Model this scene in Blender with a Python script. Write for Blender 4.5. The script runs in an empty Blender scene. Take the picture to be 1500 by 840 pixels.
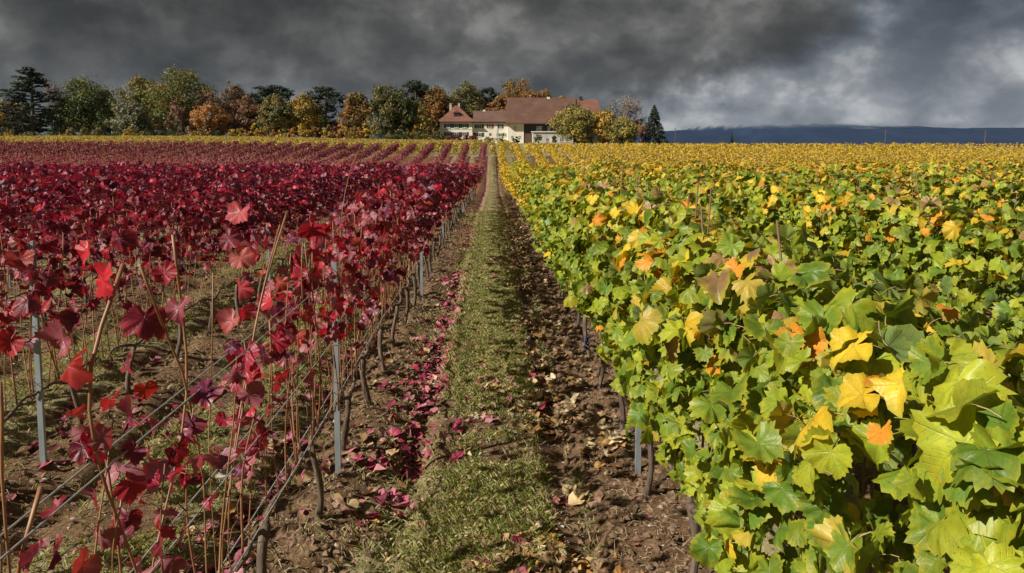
import bpy, math, random
import numpy as np
from mathutils import Matrix, Vector
R = math.radians
S = bpy.context.scene
C = S.collection
rng = np.random.default_rng(11)
random.seed(5)

# ------------------------------------------------------------------ camera
FPX, CX, CY, CAMZ = 1100.0, 750.0, 292.0, 2.35
YAW, PITCH = math.atan(28/FPX), math.atan(97/FPX)
cd = bpy.data.cameras.new("camera"); cam = bpy.data.objects.new("camera", cd); C.objects.link(cam)
cam.location = (0, 0, CAMZ); cam.rotation_euler = (math.pi/2-PITCH, 0, -YAW)
cd.sensor_width = 36; cd.lens = 36*FPX/1500; cd.shift_y = -(420-CY)/1500
cd.clip_start = 0.05; cd.clip_end = 40000
S.camera = cam
CR = np.array(cam.rotation_euler.to_matrix())

# ------------------------------------------------------------------ world, sun, exposure
SUN_EL, SUN_AZ = R(36), R(242)      # azimuth clockwise from +Y: the sun stands to the left and behind
W = bpy.data.worlds.new("World"); S.world = W; W.use_nodes = True
nt = W.node_tree; nt.nodes.clear()
def N(nt, t, **k):
    n = nt.nodes.new(t)
    for a, b in k.items():
        if a in n.inputs: n.inputs[a].default_value = b
        else: setattr(n, a, b)
    return n
def L(nt, a, b): nt.links.new(a, b)
def mth(nt, op, a, b=None, clamp=False):
    n = nt.nodes.new('ShaderNodeMath'); n.operation = op; n.use_clamp = clamp
    for i, v in enumerate((a, b)):
        if v is None: continue
        if isinstance(v, (int, float)): n.inputs[i].default_value = v
        else: nt.links.new(v, n.inputs[i])
    return n.outputs[0]
def mixc(nt, f, a, b, bt='MIX'):
    n = nt.nodes.new('ShaderNodeMix'); n.data_type = 'RGBA'; n.blend_type = bt
    for i, v in ((0, f), (6, a), (7, b)):
        if isinstance(v, (int, float)): n.inputs[i].default_value = v
        elif isinstance(v, tuple): n.inputs[i].default_value = (*v, 1) if len(v) == 3 else v
        else: nt.links.new(v, n.inputs[i])
    return n.outputs[2]
def ramp(nt, f, stops, interp='LINEAR'):
    n = nt.nodes.new('ShaderNodeValToRGB'); n.color_ramp.interpolation = interp
    el = n.color_ramp.elements
    while len(el) < len(stops): el.new(0.5)
    for e, (p, c) in zip(el, stops):
        e.position = p; e.color = (*c, 1) if len(c) == 3 else c
    if f is not None: nt.links.new(f, n.inputs[0])
    return n.outputs[0]
def sstep(nt, v, a, b, x=0.0, y=1.0):
    n = nt.nodes.new('ShaderNodeMapRange'); n.interpolation_type = 'SMOOTHSTEP'
    nt.links.new(v, n.inputs[0])
    for i, q in enumerate((a, b, x, y)): n.inputs[i+1].default_value = q
    return n.outputs[0]
def noise(nt, vec, scale, det=4, rough=.55, dist=0.0):
    n = N(nt, 'ShaderNodeTexNoise'); n.inputs['Scale'].default_value = scale
    n.inputs['Detail'].default_value = det; n.inputs['Roughness'].default_value = rough
    n.inputs['Distortion'].default_value = dist
    if vec is not None: nt.links.new(vec, n.inputs['Vector'])
    return n.outputs['Fac']

sky = N(nt, 'ShaderNodeTexSky', sky_type='NISHITA', sun_disc=False, sun_elevation=SUN_EL, sun_rotation=SUN_AZ)
bg1 = N(nt, 'ShaderNodeBackground', Strength=0.085); L(nt, sky.outputs[0], bg1.inputs[0])
tc = N(nt, 'ShaderNodeTexCoord'); sep = N(nt, 'ShaderNodeSeparateXYZ'); L(nt, tc.outputs['Generated'], sep.inputs[0])
up = mth(nt, 'MAXIMUM', sep.outputs[2], -0.02)
com = N(nt, 'ShaderNodeCombineXYZ'); L(nt, sep.outputs[0], com.inputs[0]); L(nt, sep.outputs[1], com.inputs[1]); L(nt, mth(nt, 'MULTIPLY', up, 1.45), com.inputs[2])
mp = N(nt, 'ShaderNodeMapping'); L(nt, com.outputs[0], mp.inputs[0]); mp.inputs['Location'].default_value = (3.4, 1.2, 0.9)
def stretch(v, a, b_): return sstep(nt, v, a, b_)
big = noise(nt, mp.outputs[0], 3.2, 3, .5, .2)
fine = noise(nt, mp.outputs[0], 9.0, 9, .54, .15)
wisp = noise(nt, mp.outputs[0], 24.0, 8, .58, .2)
body = mth(nt, 'ADD', mth(nt, 'MULTIPLY', stretch(big, .33, .67), .42), mth(nt, 'ADD', mth(nt, 'MULTIPLY', stretch(fine, .33, .67), .43), mth(nt, 'MULTIPLY', stretch(wisp, .34, .66), .12)))
edge0 = mth(nt, 'ADD', .045, mth(nt, 'MULTIPLY', sstep(nt, sep.outputs[0], .20, .56), .15))   # the dark deck ends higher up towards the right
hgt = mth(nt, 'ADD', mth(nt, 'SUBTRACT', up, edge0), mth(nt, 'MULTIPLY', mth(nt, 'SUBTRACT', body, .5), -.11))
lowm = sstep(nt, hgt, .035, -.035)
rgt = sstep(nt, sep.outputs[0], -.30, .30, .40, 1.0)
dark = ramp(nt, body, [(.10, (.026, .0265, .025)), (.36, (.050, .050, .0465)), (.60, (.088, .087, .082)), (.85, (.185, .181, .168))])
pale = ramp(nt, body, [(.10, (.070, .080, .094)), (.36, (.120, .133, .147)), (.58, (.205, .217, .228)), (.82, (.44, .445, .445))])
pale = mixc(nt, sstep(nt, up, .03, .14), pale, mixc(nt, 1.0, pale, (.46, .49, .54), 'MULTIPLY'))
blu = mixc(nt, mth(nt, 'MULTIPLY', lowm, rgt), dark, pale)
bg2 = N(nt, 'ShaderNodeBackground', Strength=1.0); L(nt, blu, bg2.inputs[0])
gap = mth(nt, 'MULTIPLY', sstep(nt, noise(nt, mp.outputs[0], 2.6, 5, .55, .4), 0.56, 0.70, 0.0, 0.55), sstep(nt, up, .10, .3))
ms = N(nt, 'ShaderNodeMixShader'); L(nt, gap, ms.inputs[0]); L(nt, bg2.outputs[0], ms.inputs[1]); L(nt, bg1.outputs[0], ms.inputs[2])
wo = N(nt, 'ShaderNodeOutputWorld'); L(nt, ms.outputs[0], wo.inputs[0])

sd = bpy.data.lights.new("sun", 'SUN'); so = bpy.data.objects.new("sun", sd); C.objects.link(so)
sd.energy = 5.0; sd.angle = R(0.55); sd.color = (1.0, .93, .82)
so.rotation_euler = (math.pi/2-SUN_EL, 0, math.pi-SUN_AZ)
so.location = (-30, -30, 60)
S.view_settings.view_transform = 'Standard'; S.view_settings.look = 'None'
S.view_settings.exposure = 0.45; S.view_settings.gamma = 1

# ------------------------------------------------------------------ pixel helpers (photo pixels -> points of the place)
def ray(px, py):
    v = CR @ np.array([(px-CX)/FPX, (CY-py)/FPX, -1.0]); return v
def atY(px, py, Y):
    v = ray(px, py); return np.array([0, 0, CAMZ]) + v*(Y/v[1])
def atX(px, py, X):
    v = ray(px, py); return np.array([0, 0, CAMZ]) + v*(X/v[0])

# ------------------------------------------------------------------ noise and terrain
def _h(ix, iy, s):
    n = (ix*374761393 + iy*668265263 + s*974634777) & 0xffffffff
    n = ((n ^ (n >> 13))*1274126177) & 0xffffffff
    return ((n ^ (n >> 16)) & 0xffff)/65535.0
def vnoise(x, y, s=0):
    x = np.asarray(x, float); y = np.asarray(y, float)
    ix = np.floor(x).astype(np.int64); iy = np.floor(y).astype(np.int64)
    fx = x-ix; fy = y-iy; fx = fx*fx*(3-2*fx); fy = fy*fy*(3-2*fy)
    a = _h(ix, iy, s); b = _h(ix+1, iy, s); c = _h(ix, iy+1, s); d = _h(ix+1, iy+1, s)
    return (a*(1-fx)+b*fx)*(1-fy)+(c*(1-fx)+d*fx)*fy
def fbm(x, y, o=4, s=0):
    t = 0; a = .5
    for i in range(o):
        t = t + a*vnoise(x*2**i, y*2**i, s+i); a *= .5
    return t/(1-.5**o)
KY = np.array([-300, 0, 10, 20, 30, 45, 57, 68, 80, 92, 100, 130, 200, 260, 400, 1500, 3000, 6000, 40000], float)
KZ = np.array([0, 0, 0, -.24, -.70, -1.45, -2.0, -1.95, -1.15, -.42, -.72, -1.0, -1.0, -.9, -2.8, -32, -75, -120, -120], float)
_gy = np.arange(-50, 420, 1.0); _gz = np.interp(_gy, KY, KZ)
_k = np.exp(-np.linspace(-2, 2, 13)**2); _k /= _k.sum()
_gs = np.convolve(np.pad(_gz, 6, mode='edge'), _k, 'valid')
def smooth(a, b, x):
    t = np.clip((x-a)/(b-a), 0, 1); return t*t*(3-2*t)
RX = [-1.05-2.1*i for i in range(32)]
GX = [.97+1.92*i for i in range(37)]
ALLROWS = np.array(sorted(RX+GX))
def zt(x, y):
    x = np.asarray(x, float); y = np.asarray(y, float)
    z = np.where(y < 400, np.interp(y, _gy, _gs), np.interp(y, KY, KZ))
    right = smooth(0, 18, x-25-.2*np.maximum(y-100, 0))
    drop = -np.clip(y-98, 0, 500)*.035*right
    left = .95*smooth(95, 150, y)*smooth(-15, -75, x)*(1-smooth(300, 500, y))
    left = left + .30*smooth(72, 92, y)*smooth(-8, -40, x)*(1-smooth(95, 150, y))
    return z + left + drop*(1-smooth(500, 1500, y))
def rowdist(x):
    i = np.clip(np.searchsorted(ALLROWS, x), 1, len(ALLROWS)-1)
    return np.minimum(np.abs(x-ALLROWS[i]), np.abs(x-ALLROWS[i-1]))
def gz(x, y):
    x = np.asarray(x, float); y = np.asarray(y, float)
    d = rowdist(x + .10*(vnoise(x*.7, y*.7, 3)-.5))
    inn = ((y < 93) & (y > -30)).astype(float)
    rough = fbm(x*3.2, y*3.2, 4, 20)-.5
    fine = fbm(x*11, y*11, 3, 40)-.5
    soil = 1-smooth(.48, .30, d)*0 - smooth(.5, .64, d)
    m = .075*np.exp(-(d/.26)**2) - .075*np.exp(-((d-.47)/.10)**2)*(.5+vnoise(x*1.5, y*1.5, 8))
    amp = np.clip(1-(y-20)/25, 0, 1)
    return zt(x, y) + inn*(m + amp*((.03+.12*soil)*rough + (.015+.070*soil)*fine))

# ------------------------------------------------------------------ mesh helpers
def mesh(name, v, f, mats=(), cols=None, lc=None, fm=None, smooth_=False, vec=None):
    v = np.asarray(v, np.float32); m = bpy.data.meshes.new(name)
    if isinstance(f, np.ndarray):
        k = f.shape[1]; nf = len(f)
        m.vertices.add(len(v)); m.vertices.foreach_set('co', v.ravel())
        m.loops.add(nf*k); m.loops.foreach_set('vertex_index', f.astype(np.int32).ravel())
        m.polygons.add(nf); m.polygons.foreach_set('loop_start', np.arange(nf, dtype=np.int32)*k)
    else:
        m.from_pydata(v.tolist(), [], f); nf = len(f)
    if fm is not None: m.polygons.foreach_set('material_index', np.asarray(fm, np.int32))
    m.polygons.foreach_set('use_smooth', np.full(nf, smooth_))
    if cols is not None:
        a = m.attributes.new('Col', 'FLOAT_COLOR', 'POINT')
        cc = np.ones((len(v), 4), np.float32); cc[:, :3] = cols; a.data.foreach_set('color', cc.ravel())
    if lc is not None:
        a = m.attributes.new('lc', 'FLOAT_VECTOR', 'POINT'); a.data.foreach_set('vector', np.asarray(lc, np.float32).ravel())
    if vec:
        for k2, val in vec.items():
            a = m.attributes.new(k2, 'FLOAT', 'POINT'); a.data.foreach_set('value', np.asarray(val, np.float32))
    for q in mats: m.materials.append(q)
    m.update(calc_edges=True); return m
def obj(name, m, parent=None, loc=None):
    o = bpy.data.objects.new(name, m); C.objects.link(o)
    if parent is not None: o.parent = parent
    if loc is not None: o.location = loc
    return o
def tag(o, label=None, cat=None, group=None, kind=None):
    if label: o['label'] = label
    if cat: o['category'] = cat
    if group: o['group'] = group
    if kind: o['kind'] = kind
    return o
def empty(name, loc, label, cat, group=None):
    o = bpy.data.objects.new(name, None); C.objects.link(o); o.location = [float(q) for q in loc]
    o.empty_display_size = .1
    return tag(o, label, cat, group)
def unit(a): return a/np.maximum(np.linalg.norm(a, axis=-1, keepdims=True), 1e-9)
def tube(pts, rad, k=6, cap=True):
    pts = np.asarray(pts, float); n = len(pts); rad = np.broadcast_to(rad, n)
    t = unit(np.gradient(pts, axis=0)); up = np.array([.31, .17, .93]) if abs(t[0][2]) < .8 else np.array([1., .2, .1])
    a = unit(np.cross(t, up)); b = np.cross(t, a)
    th = np.arange(k)*2*math.pi/k
    v = pts[:, None]+rad[:, None, None]*(np.cos(th)[None, :, None]*a[:, None]+np.sin(th)[None, :, None]*b[:, None])
    v = v.reshape(-1, 3); f = []
    for i in range(n-1):
        for j in range(k):
            j2 = (j+1) % k; f += [(i*k+j, i*k+j2, (i+1)*k+j2), (i*k+j, (i+1)*k+j2, (i+1)*k+j)]
    if cap:
        v = np.vstack([v, pts[:1], pts[-1:]]); c0 = n*k
        for j in range(k):
            j2 = (j+1) % k; f += [(c0, j2, j), (c0+1, (n-1)*k+j, (n-1)*k+j2)]
    return v, np.array(f)
class MB:
    def __init__(s): s.v = []; s.f = []; s.m = []; s.n = 0; s.c = []
    def add(s, v, f, mi=0, col=None):
        v = np.asarray(v, float); f = np.asarray(f)
        if f.shape[1] == 4: f = np.vstack([f[:, [0, 1, 2]], f[:, [0, 2, 3]]])
        s.v.append(v); s.f.append(f+s.n); s.n += len(v); s.m.append(np.full(len(f), mi))
        s.c.append(np.broadcast_to(col if col is not None else (1, 1, 1), v.shape))
    def box(s, x0, x1, y0, y1, z0, z1, mi=0):
        v = [(x, y, z) for z in (z0, z1) for y in (y0, y1) for x in (x0, x1)]
        f = [(0, 2, 3, 1), (4, 5, 7, 6), (0, 1, 5, 4), (2, 6, 7, 3), (0, 4, 6, 2), (1, 3, 7, 5)]
        s.add(v, f, mi)
    def tube(s, p, r, k=6, mi=0, col=None): s.add(*tube(p, r, k), mi, col)
    def mesh(s, name, mats, smooth_=False, cols=False):
        return mesh(name, np.vstack(s.v), np.vstack(s.f), mats, fm=np.concatenate(s.m), smooth_=smooth_, cols=np.vstack(s.c) if cols else None)

# ------------------------------------------------------------------ materials
def new_mat(name):
    m = bpy.data.materials.new(name); m.use_nodes = True; t = m.node_tree; t.nodes.clear()
    out = N(t, 'ShaderNodeOutputMaterial'); b = N(t, 'ShaderNodeBsdfPrincipled')
    L(t, b.outputs[0], out.inputs[0]); return m, t, b, out
def bump(t, b, h, strength=.5, dist=.01):
    n = N(t, 'ShaderNodeBump'); n.inputs['Strength'].default_value = strength; n.inputs['Distance'].default_value = dist
    L(t, h, n.inputs['Height']); L(t, n.outputs[0], b.inputs['Normal']); return n
def mat_simple(name, c1, c2, scale=8, rough=.7, metal=0, bs=.3, bd=.01, stretch=None, det=5, third=None):
    m, t, b, out = new_mat(name)
    tcn = N(t, 'ShaderNodeTexCoord'); v = tcn.outputs['Object']
    if stretch:
        mpn = N(t, 'ShaderNodeMapping'); mpn.inputs['Scale'].default_value = stretch; L(t, v, mpn.inputs[0]); v = mpn.outputs[0]
    f = noise(t, v, scale, det, .6)
    st = [(.3, c1), (.7, c2)]
    if third: st.append((.85, third))
    L(t, ramp(t, f, st), b.inputs['Base Color'])
    b.inputs['Roughness'].default_value = rough; b.inputs['Metallic'].default_value = metal
    if bs: bump(t, b, f, bs, bd)
    return m
def leaf_mat(name, source, under, under_f, veins=True, rough=.5, transl=.3, edge=None, tboost=(1.3, 1.0, .5)):
    m, t, b, out = new_mat(name)
    if source == 'object':
        base = N(t, 'ShaderNodeObjectInfo').outputs['Color']
    else:
        a = N(t, 'ShaderNodeAttribute'); a.attribute_name = 'Col'; base = a.outputs['Color']
    geo = N(t, 'ShaderNodeNewGeometry')
    if veins:
        a = N(t, 'ShaderNodeAttribute'); a.attribute_name = 'lc'; lc = a.outputs['Vector']
        oi = N(t, 'ShaderNodeObjectInfo').outputs['Random']
        add = N(t, 'ShaderNodeVectorMath', operation='ADD'); L(t, lc, add.inputs[0])
        cx = N(t, 'ShaderNodeCombineXYZ'); L(t, mth(t, 'MULTIPLY', oi, 37.0), cx.inputs[2]); L(t, cx.outputs[0], add.inputs[1])
        sp = N(t, 'ShaderNodeSeparateXYZ'); L(t, lc, sp.inputs[0])
        ax = mth(t, 'ABSOLUTE', sp.outputs[0]); y = sp.outputs[1]
        tot = None; sec = None
        for ang in (0, 50, 105):
            s_, c_ = math.sin(R(ang)), math.cos(R(ang))
            dot = mth(t, 'ADD', mth(t, 'MULTIPLY', ax, s_), mth(t, 'MULTIPLY', y, c_))
            cr = mth(t, 'ABSOLUTE', mth(t, 'SUBTRACT', mth(t, 'MULTIPLY', ax, c_), mth(t, 'MULTIPLY', y, s_)))
            w = mth(t, 'SUBTRACT', .035, mth(t, 'MULTIPLY', dot, .022))
            q = mth(t, 'MULTIPLY', mth(t, 'SUBTRACT', 1.0, mth(t, 'DIVIDE', cr, w), True), mth(t, 'GREATER_THAN', dot, 0.0))
            tot = q if tot is None else mth(t, 'MAXIMUM', tot, q)
            # side veins: chevrons off each main vein
            ch = mth(t, 'SINE', mth(t, 'MULTIPLY', mth(t, 'SUBTRACT', dot, mth(t, 'MULTIPLY', cr, 1.1)), 38.0))
            ch = mth(t, 'MULTIPLY', sstep(t, ch, .80, 1.0), mth(t, 'LESS_THAN', cr, mth(t, 'MULTIPLY', dot, .42)))
            sec = ch if sec is None else mth(t, 'MAXIMUM', sec, ch)
        n1 = noise(t, add.outputs[0], 3.2, 5, .6)
        n2 = noise(t, add.outputs[0], 11.0, 4, .6)
        flat_ = N(t, 'ShaderNodeVectorMath', operation='MULTIPLY'); L(t, lc, flat_.inputs[0]); flat_.inputs[1].default_value = (1, 1, 0)
        rr = N(t, 'ShaderNodeVectorMath', operation='LENGTH'); L(t, flat_.outputs[0], rr.inputs[0])
        if edge:
            ef = sstep(t, mth(t, 'ADD', rr.outputs['Value'], mth(t, 'MULTIPLY', n1, .9)), .95, 1.5, 0, .75)
            base = mixc(t, ef, base, edge)
        rim = sstep(t, mth(t, 'ADD', mth(t, 'MULTIPLY', rr.outputs['Value'], .8), mth(t, 'MULTIPLY', n2, .9)), 1.46, 1.56, 0, .8)
        base = mixc(t, rim, base, (.14, .07, .03))
        base = mixc(t, sstep(t, n1, .35, .65, .0, .6), base, mixc(t, 1.0, base, (1.45, 1.22, .85), 'MULTIPLY'))
        base = mixc(t, sstep(t, n2, .56, .70, .0, .6), base, mixc(t, 1.0, base, (.55, .45, .6), 'MULTIPLY'))
        vv = mth(t, 'MAXIMUM', mth(t, 'MULTIPLY', tot, .38), mth(t, 'MULTIPLY', sec, .16))
        base = mixc(t, vv, base, mixc(t, .5, base, under))
        h = mth(t, 'ADD', mth(t, 'MULTIPLY', n2, .55), mth(t, 'SUBTRACT', 0.0, mth(t, 'ADD', mth(t, 'MULTIPLY', tot, .8), mth(t, 'MULTIPLY', sec, .4))))
        bump(t, b, h, .45, .003)
    col = mixc(t, mth(t, 'MULTIPLY', geo.outputs['Backfacing'], under_f), base, under)
    L(t, col, b.inputs['Base Color']); b.inputs['Roughness'].default_value = rough
    b.inputs['Specular IOR Level'].default_value = .38
    tr = N(t, 'ShaderNodeBsdfTranslucent'); L(t, mixc(t, 1.0, base, tboost, 'MULTIPLY'), tr.inputs[0])
    mx = N(t, 'ShaderNodeMixShader'); mx.inputs[0].default_value = transl
    L(t, b.outputs[0], mx.inputs[1]); L(t, tr.outputs[0], mx.inputs[2]); L(t, mx.outputs[0], out.inputs[0])
    return m
RU, GU = (.36, .17, .19), (.20, .27, .10)
M = {}
M['leaf_red'] = leaf_mat('red_leaf', 'object', RU, .55, True, .42, .28, edge=(.30, .02, .03), tboost=(1.5, .6, .8))
M['leaf_red_mass'] = leaf_mat('red_leaf_mass', 'attr', RU, .5, False, .5, .25, tboost=(1.5, .6, .8))
M['leaf_green'] = leaf_mat('green_leaf', 'object', GU, .5, True, .42, .32, edge=(.33, .34, .03), tboost=(1.25, 1.2, .4))
M['leaf_green_mass'] = leaf_mat('green_leaf_mass', 'attr', GU, .4, False, .5, .3, tboost=(1.25, 1.2, .4))
M['leaf_green_inner'] = leaf_mat('green_leaf_inner', 'attr', GU, .5, True, .42, .32, edge=(.33, .34, .03), tboost=(1.25, 1.2, .4))
M['leaf_dry'] = leaf_mat('fallen_leaf', 'object', (.30, .16, .13), .4, True, .6, .1)
M['leaf_dry_mass'] = leaf_mat('fallen_leaf_mass', 'attr', (.30, .16, .13), .4, False, .6, .1)
M['foliage'] = leaf_mat('tree_foliage', 'attr', (.10, .10, .05), .2, False, .6, .22)
M['cane'] = mat_simple('vine_cane', (.16, .065, .030), (.38, .19, .085), 9, .5, 0, .3, .004, (1, 1, .25))
M['cane_dark'] = mat_simple('green_vine_cane', (.10, .05, .03), (.24, .12, .06), 9, .6, 0, .3, .004, (1, 1, .3))
M['bark'] = mat_simple('vine_bark', (.050, .034, .024), (.20, .145, .105), 30, .9, 0, 1.0, .02, (1, 1, .2))
M['treebark'] = mat_simple('tree_bark', (.05, .04, .03), (.13, .10, .08), 2, .9, 0, .5, .05)
M['walnut_bark'] = mat_simple('walnut_bark', (.16, .135, .115), (.26, .22, .19), 2, .9, 0, .3, .03)
M['steel'] = mat_simple('galvanised_steel', (.24, .28, .29), (.36, .40, .42), 25, .5, .35, .1, .002, (1, 1, .2), third=(.30, .25, .22))
M['wire'] = mat_simple('trellis_wire', (.42, .43, .44), (.6, .6, .6), 30, .45, .5, 0)
M['stone'] = mat_simple('field_stone', (.26, .22, .17), (.52, .47, .39), 12, .85, 0, .5, .01)
M['clod'] = mat_simple('soil_clod', (.085, .048, .026), (.25, .16, .095), 14, .95, 0, .8, .01)
M['straw'] = mat_simple('dry_straw', (.28, .21, .12), (.50, .40, .25), 10, .8, 0, 0)
M['grass'] = leaf_mat('grass_blade', 'attr', (.2, .2, .1), .1, False, .6, .3)
M['plaster'] = mat_simple('cream_plaster', (.66, .61, .50), (.78, .74, .63), .6, .85, 0, .1, .02)
M['white'] = mat_simple('white_plaster', (.38, .37, .34), (.50, .49, .45), .8, .8, 0, .1, .02)
M['timber'] = mat_simple('dark_barn_timber', (.018, .013, .010), (.050, .036, .026), 1.5, .85, 0, .4, .03, (3, 3, .2))
M['timber_brown'] = mat_simple('brown_barn_door', (.07, .035, .02), (.12, .06, .035), 1.5, .8, 0, .3, .03, (3, 3, .2))
M['shutter'] = mat_simple('green_shutter', (.02, .045, .035), (.035, .065, .05), 2, .6)
M['shutter_red'] = mat_simple('red_shutter', (.16, .03, .03), (.22, .05, .04), 2, .6)
M['frame'] = mat_simple('window_frame', (.55, .54, .50), (.68, .67, .63), 3, .5, 0, 0)
M['eave'] = mat_simple('eave_board', (.06, .03, .02), (.10, .05, .035), 2, .8)
def glass():
    m, t, b, out = new_mat('window_glass'); b.inputs['Base Color'].default_value = (.02, .03, .035, 1)
    b.inputs['Roughness'].default_value = .08; return m
M['glass'] = glass()
def roof(name, c1, c2, c3):
    m, t, b, out = new_mat(name); tcn = N(t, 'ShaderNodeTexCoord')
    big_ = noise(t, tcn.outputs['Object'], .35, 6, .65); sm = noise(t, tcn.outputs['Object'], 3.5, 4, .7)
    wv = N(t, 'ShaderNodeTexWave', wave_type='BANDS', bands_direction='Z'); wv.inputs['Scale'].default_value = 1.6; wv.inputs['Distortion'].default_value = .4
    L(t, tcn.outputs['Object'], wv.inputs['Vector'])
    c = ramp(t, mth(t, 'ADD', mth(t, 'MULTIPLY', big_, .55), mth(t, 'MULTIPLY', sm, .45)), [(.34, c1), (.5, c2), (.66, c3)])
    L(t, mixc(t, mth(t, 'MULTIPLY', wv.outputs['Fac'], .12), c, (.04, .02, .02)), b.inputs['Base Color'])
    b.inputs['Roughness'].default_value = .85; bump(t, b, wv.outputs['Fac'], .5, .05); return m
M['roof_red'] = roof('red_tile_roof', (.11, .044, .030), (.18, .072, .048), (.25, .115, .078))
M['roof_brown'] = roof('brown_tile_roof', (.08, .045, .036), (.13, .068, .052), (.19, .105, .08))
M['roof_barn'] = roof('barn_tile_roof', (.072, .036, .024), (.115, .054, .035), (.17, .090, .060))
M['grape'] = mat_simple('grape_skin', (.01, .012, .04), (.04, .045, .10), 30, .4, 0, 0)

# ------------------------------------------------------------------ ground
def axis(core0, core1, step, far, grow=1.06, neg=None):
    a = list(np.arange(core0, core1, step)); s = step; x = a[-1]
    while x < far: s *= grow; x += s; a.append(x)
    if neg is not None:
        s = step; x = core0; b = []
        while x > neg: s *= grow; x -= s; b.append(x)
        a = b[::-1]+a
    return np.array(a)
gx = axis(-4.2, 4.2, .045, 14000, 1.075, -14000)
gy = axis(1.6, 8, .045, 60, 1.012)
s_ = gy[-1]-gy[-2]; x_ = gy[-1]; ext = []
while x_ < 14000: s_ *= 1.05; x_ += s_; ext.append(x_)
pre = []; s_ = .05; x_ = 1.6
while x_ > -400: s_ *= 1.15; x_ -= s_; pre.append(x_)
gy = np.array(pre[::-1]+list(gy)+ext)
XX, YY = np.meshgrid(gx, gy); ZZ = gz(XX, YY)
nx, ny = len(gx), len(gy)
idx = np.arange(nx*ny).reshape(ny, nx)
F = np.stack([idx[:-1, :-1], idx[:-1, 1:], idx[1:, 1:], idx[1:, :-1]], -1).reshape(-1, 4)
rd = rowdist(XX)
inside = ((YY < 93) & (YY > -30) & (XX < 72) & (XX > -68)).astype(float)
gn = fbm(XX*1.3, YY*1.3, 4, 70)
gn2 = fbm(XX*.35, YY*.35, 3, 90)
def gpatch(x, y): return fbm(x*2.2, y*2.2, 3, 55)+.6*fbm(x*.7, y*.5, 2, 56)+.19+.14*np.exp(-((x+.05)/.45)**2)
grass = smooth(.32, .48, rd + .5*(gn-.5))*np.clip(.15+.85*smooth(.62, .95, gpatch(XX, YY)), 0, 1)
grass = np.where(inside > .5, grass, .85)
# worn soil nearest to the camera and along the right wheel rut of the path
mid = (np.abs(XX) < 1.2)
grass = grass*np.where(mid, 1-.75*smooth(5.2, 3.4, YY)*smooth(.35, .6, fbm(XX*2, YY*2, 3, 5)), 1)
grass = grass*np.where(mid, 1-.85*np.exp(-((XX-.42)/.13)**2), 1)
tone = fbm(XX*.02, YY*.02, 3, 120)
gm_, t, b, out = new_mat('vineyard_ground')
tcn = N(t, 'ShaderNodeTexCoord'); pos = tcn.outputs['Object']
na = noise(t, pos, 5, 8, .65); nb = noise(t, pos, 28, 6, .7); nc = noise(t, pos, 90, 3, .6)
soil = ramp(t, mth(t, 'ADD', mth(t, 'MULTIPLY', na, .45), mth(t, 'MULTIPLY', nb, .55)), [(.34, (.070, .038, .020)), (.5, (.160, .097, .052)), (.62, (.26, .175, .10)), (.70, (.42, .33, .22))])
gr = ramp(t, nb, [(.3, (.14, .13, .055)), (.5, (.26, .23, .11)), (.66, (.40, .33, .19))])
at = N(t, 'ShaderNodeAttribute'); at.attribute_name = 'grass'
gf = sstep(t, mth(t, 'ADD', at.outputs['Fac'], mth(t, 'MULTIPLY', mth(t, 'SUBTRACT', nb, .5), 1.1)), .35, .75)
lr = N(t, 'ShaderNodeAttribute'); lr.attribute_name = 'red_litter'; ly = N(t, 'ShaderNodeAttribute'); ly.attribute_name = 'tan_litter'
ng = mixc(t, gf, soil, gr); vo = N(t, 'ShaderNodeTexVoronoi'); vo.inputs['Scale'].default_value = 9; L(t, pos, vo.inputs['Vector'])
vh = N(t, 'ShaderNodeSeparateColor'); L(t, vo.outputs['Color'], vh.inputs[0])
ng = mixc(t, mth(t, 'LESS_THAN', vh.outputs[0], lr.outputs['Fac']), ng, ramp(t, vh.outputs[1], [(.1, (.12, .015, .035)), (.6, (.28, .04, .08)), (.95, (.36, .12, .15))]))
ng = mixc(t, mth(t, 'LESS_THAN', vh.outputs[1], ly.outputs['Fac']), ng, ramp(t, vh.outputs[2], [(.1, (.24, .13, .06)), (.6, (.40, .27, .13)), (.95, (.46, .36, .22))]))
L(t, ng, b.inputs['Base Color']); b.inputs['Roughness'].default_value = .95
b.inputs['Specular IOR Level'].default_value = .15
bump(t, b, mth(t, 'ADD', mth(t, 'MULTIPLY', nb, .7), mth(t, 'MULTIPLY', nc, .3)), .9, .04)
dR = np.abs(ALLROWS[:, None]) if False else None
farf = smooth(14, 26, YY)*inside
redx = np.min(np.stack([np.abs(XX-(q+.45)) for q in RX[:14]]+[np.abs(XX-(q-.5)) for q in RX[:14]]), 0)
litr = farf*(.75*np.exp(-(redx/.17)**2)+.10*(XX < -.8))*np.clip(.35+.9*gn, 0, 1)
lity = farf*(.55*np.exp(-((XX-.55)/.22)**2)+.12*(XX > -.4))*np.clip(.35+.9*gn, 0, 1)
gmesh = mesh('ground', np.stack([XX.ravel(), YY.ravel(), ZZ.ravel()], -1), F, [gm_], smooth_=True, vec={'grass': grass.ravel(), 'red_litter': litr.ravel(), 'tan_litter': lity.ravel()})
tag(obj('ground', gmesh), kind='structure')

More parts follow.
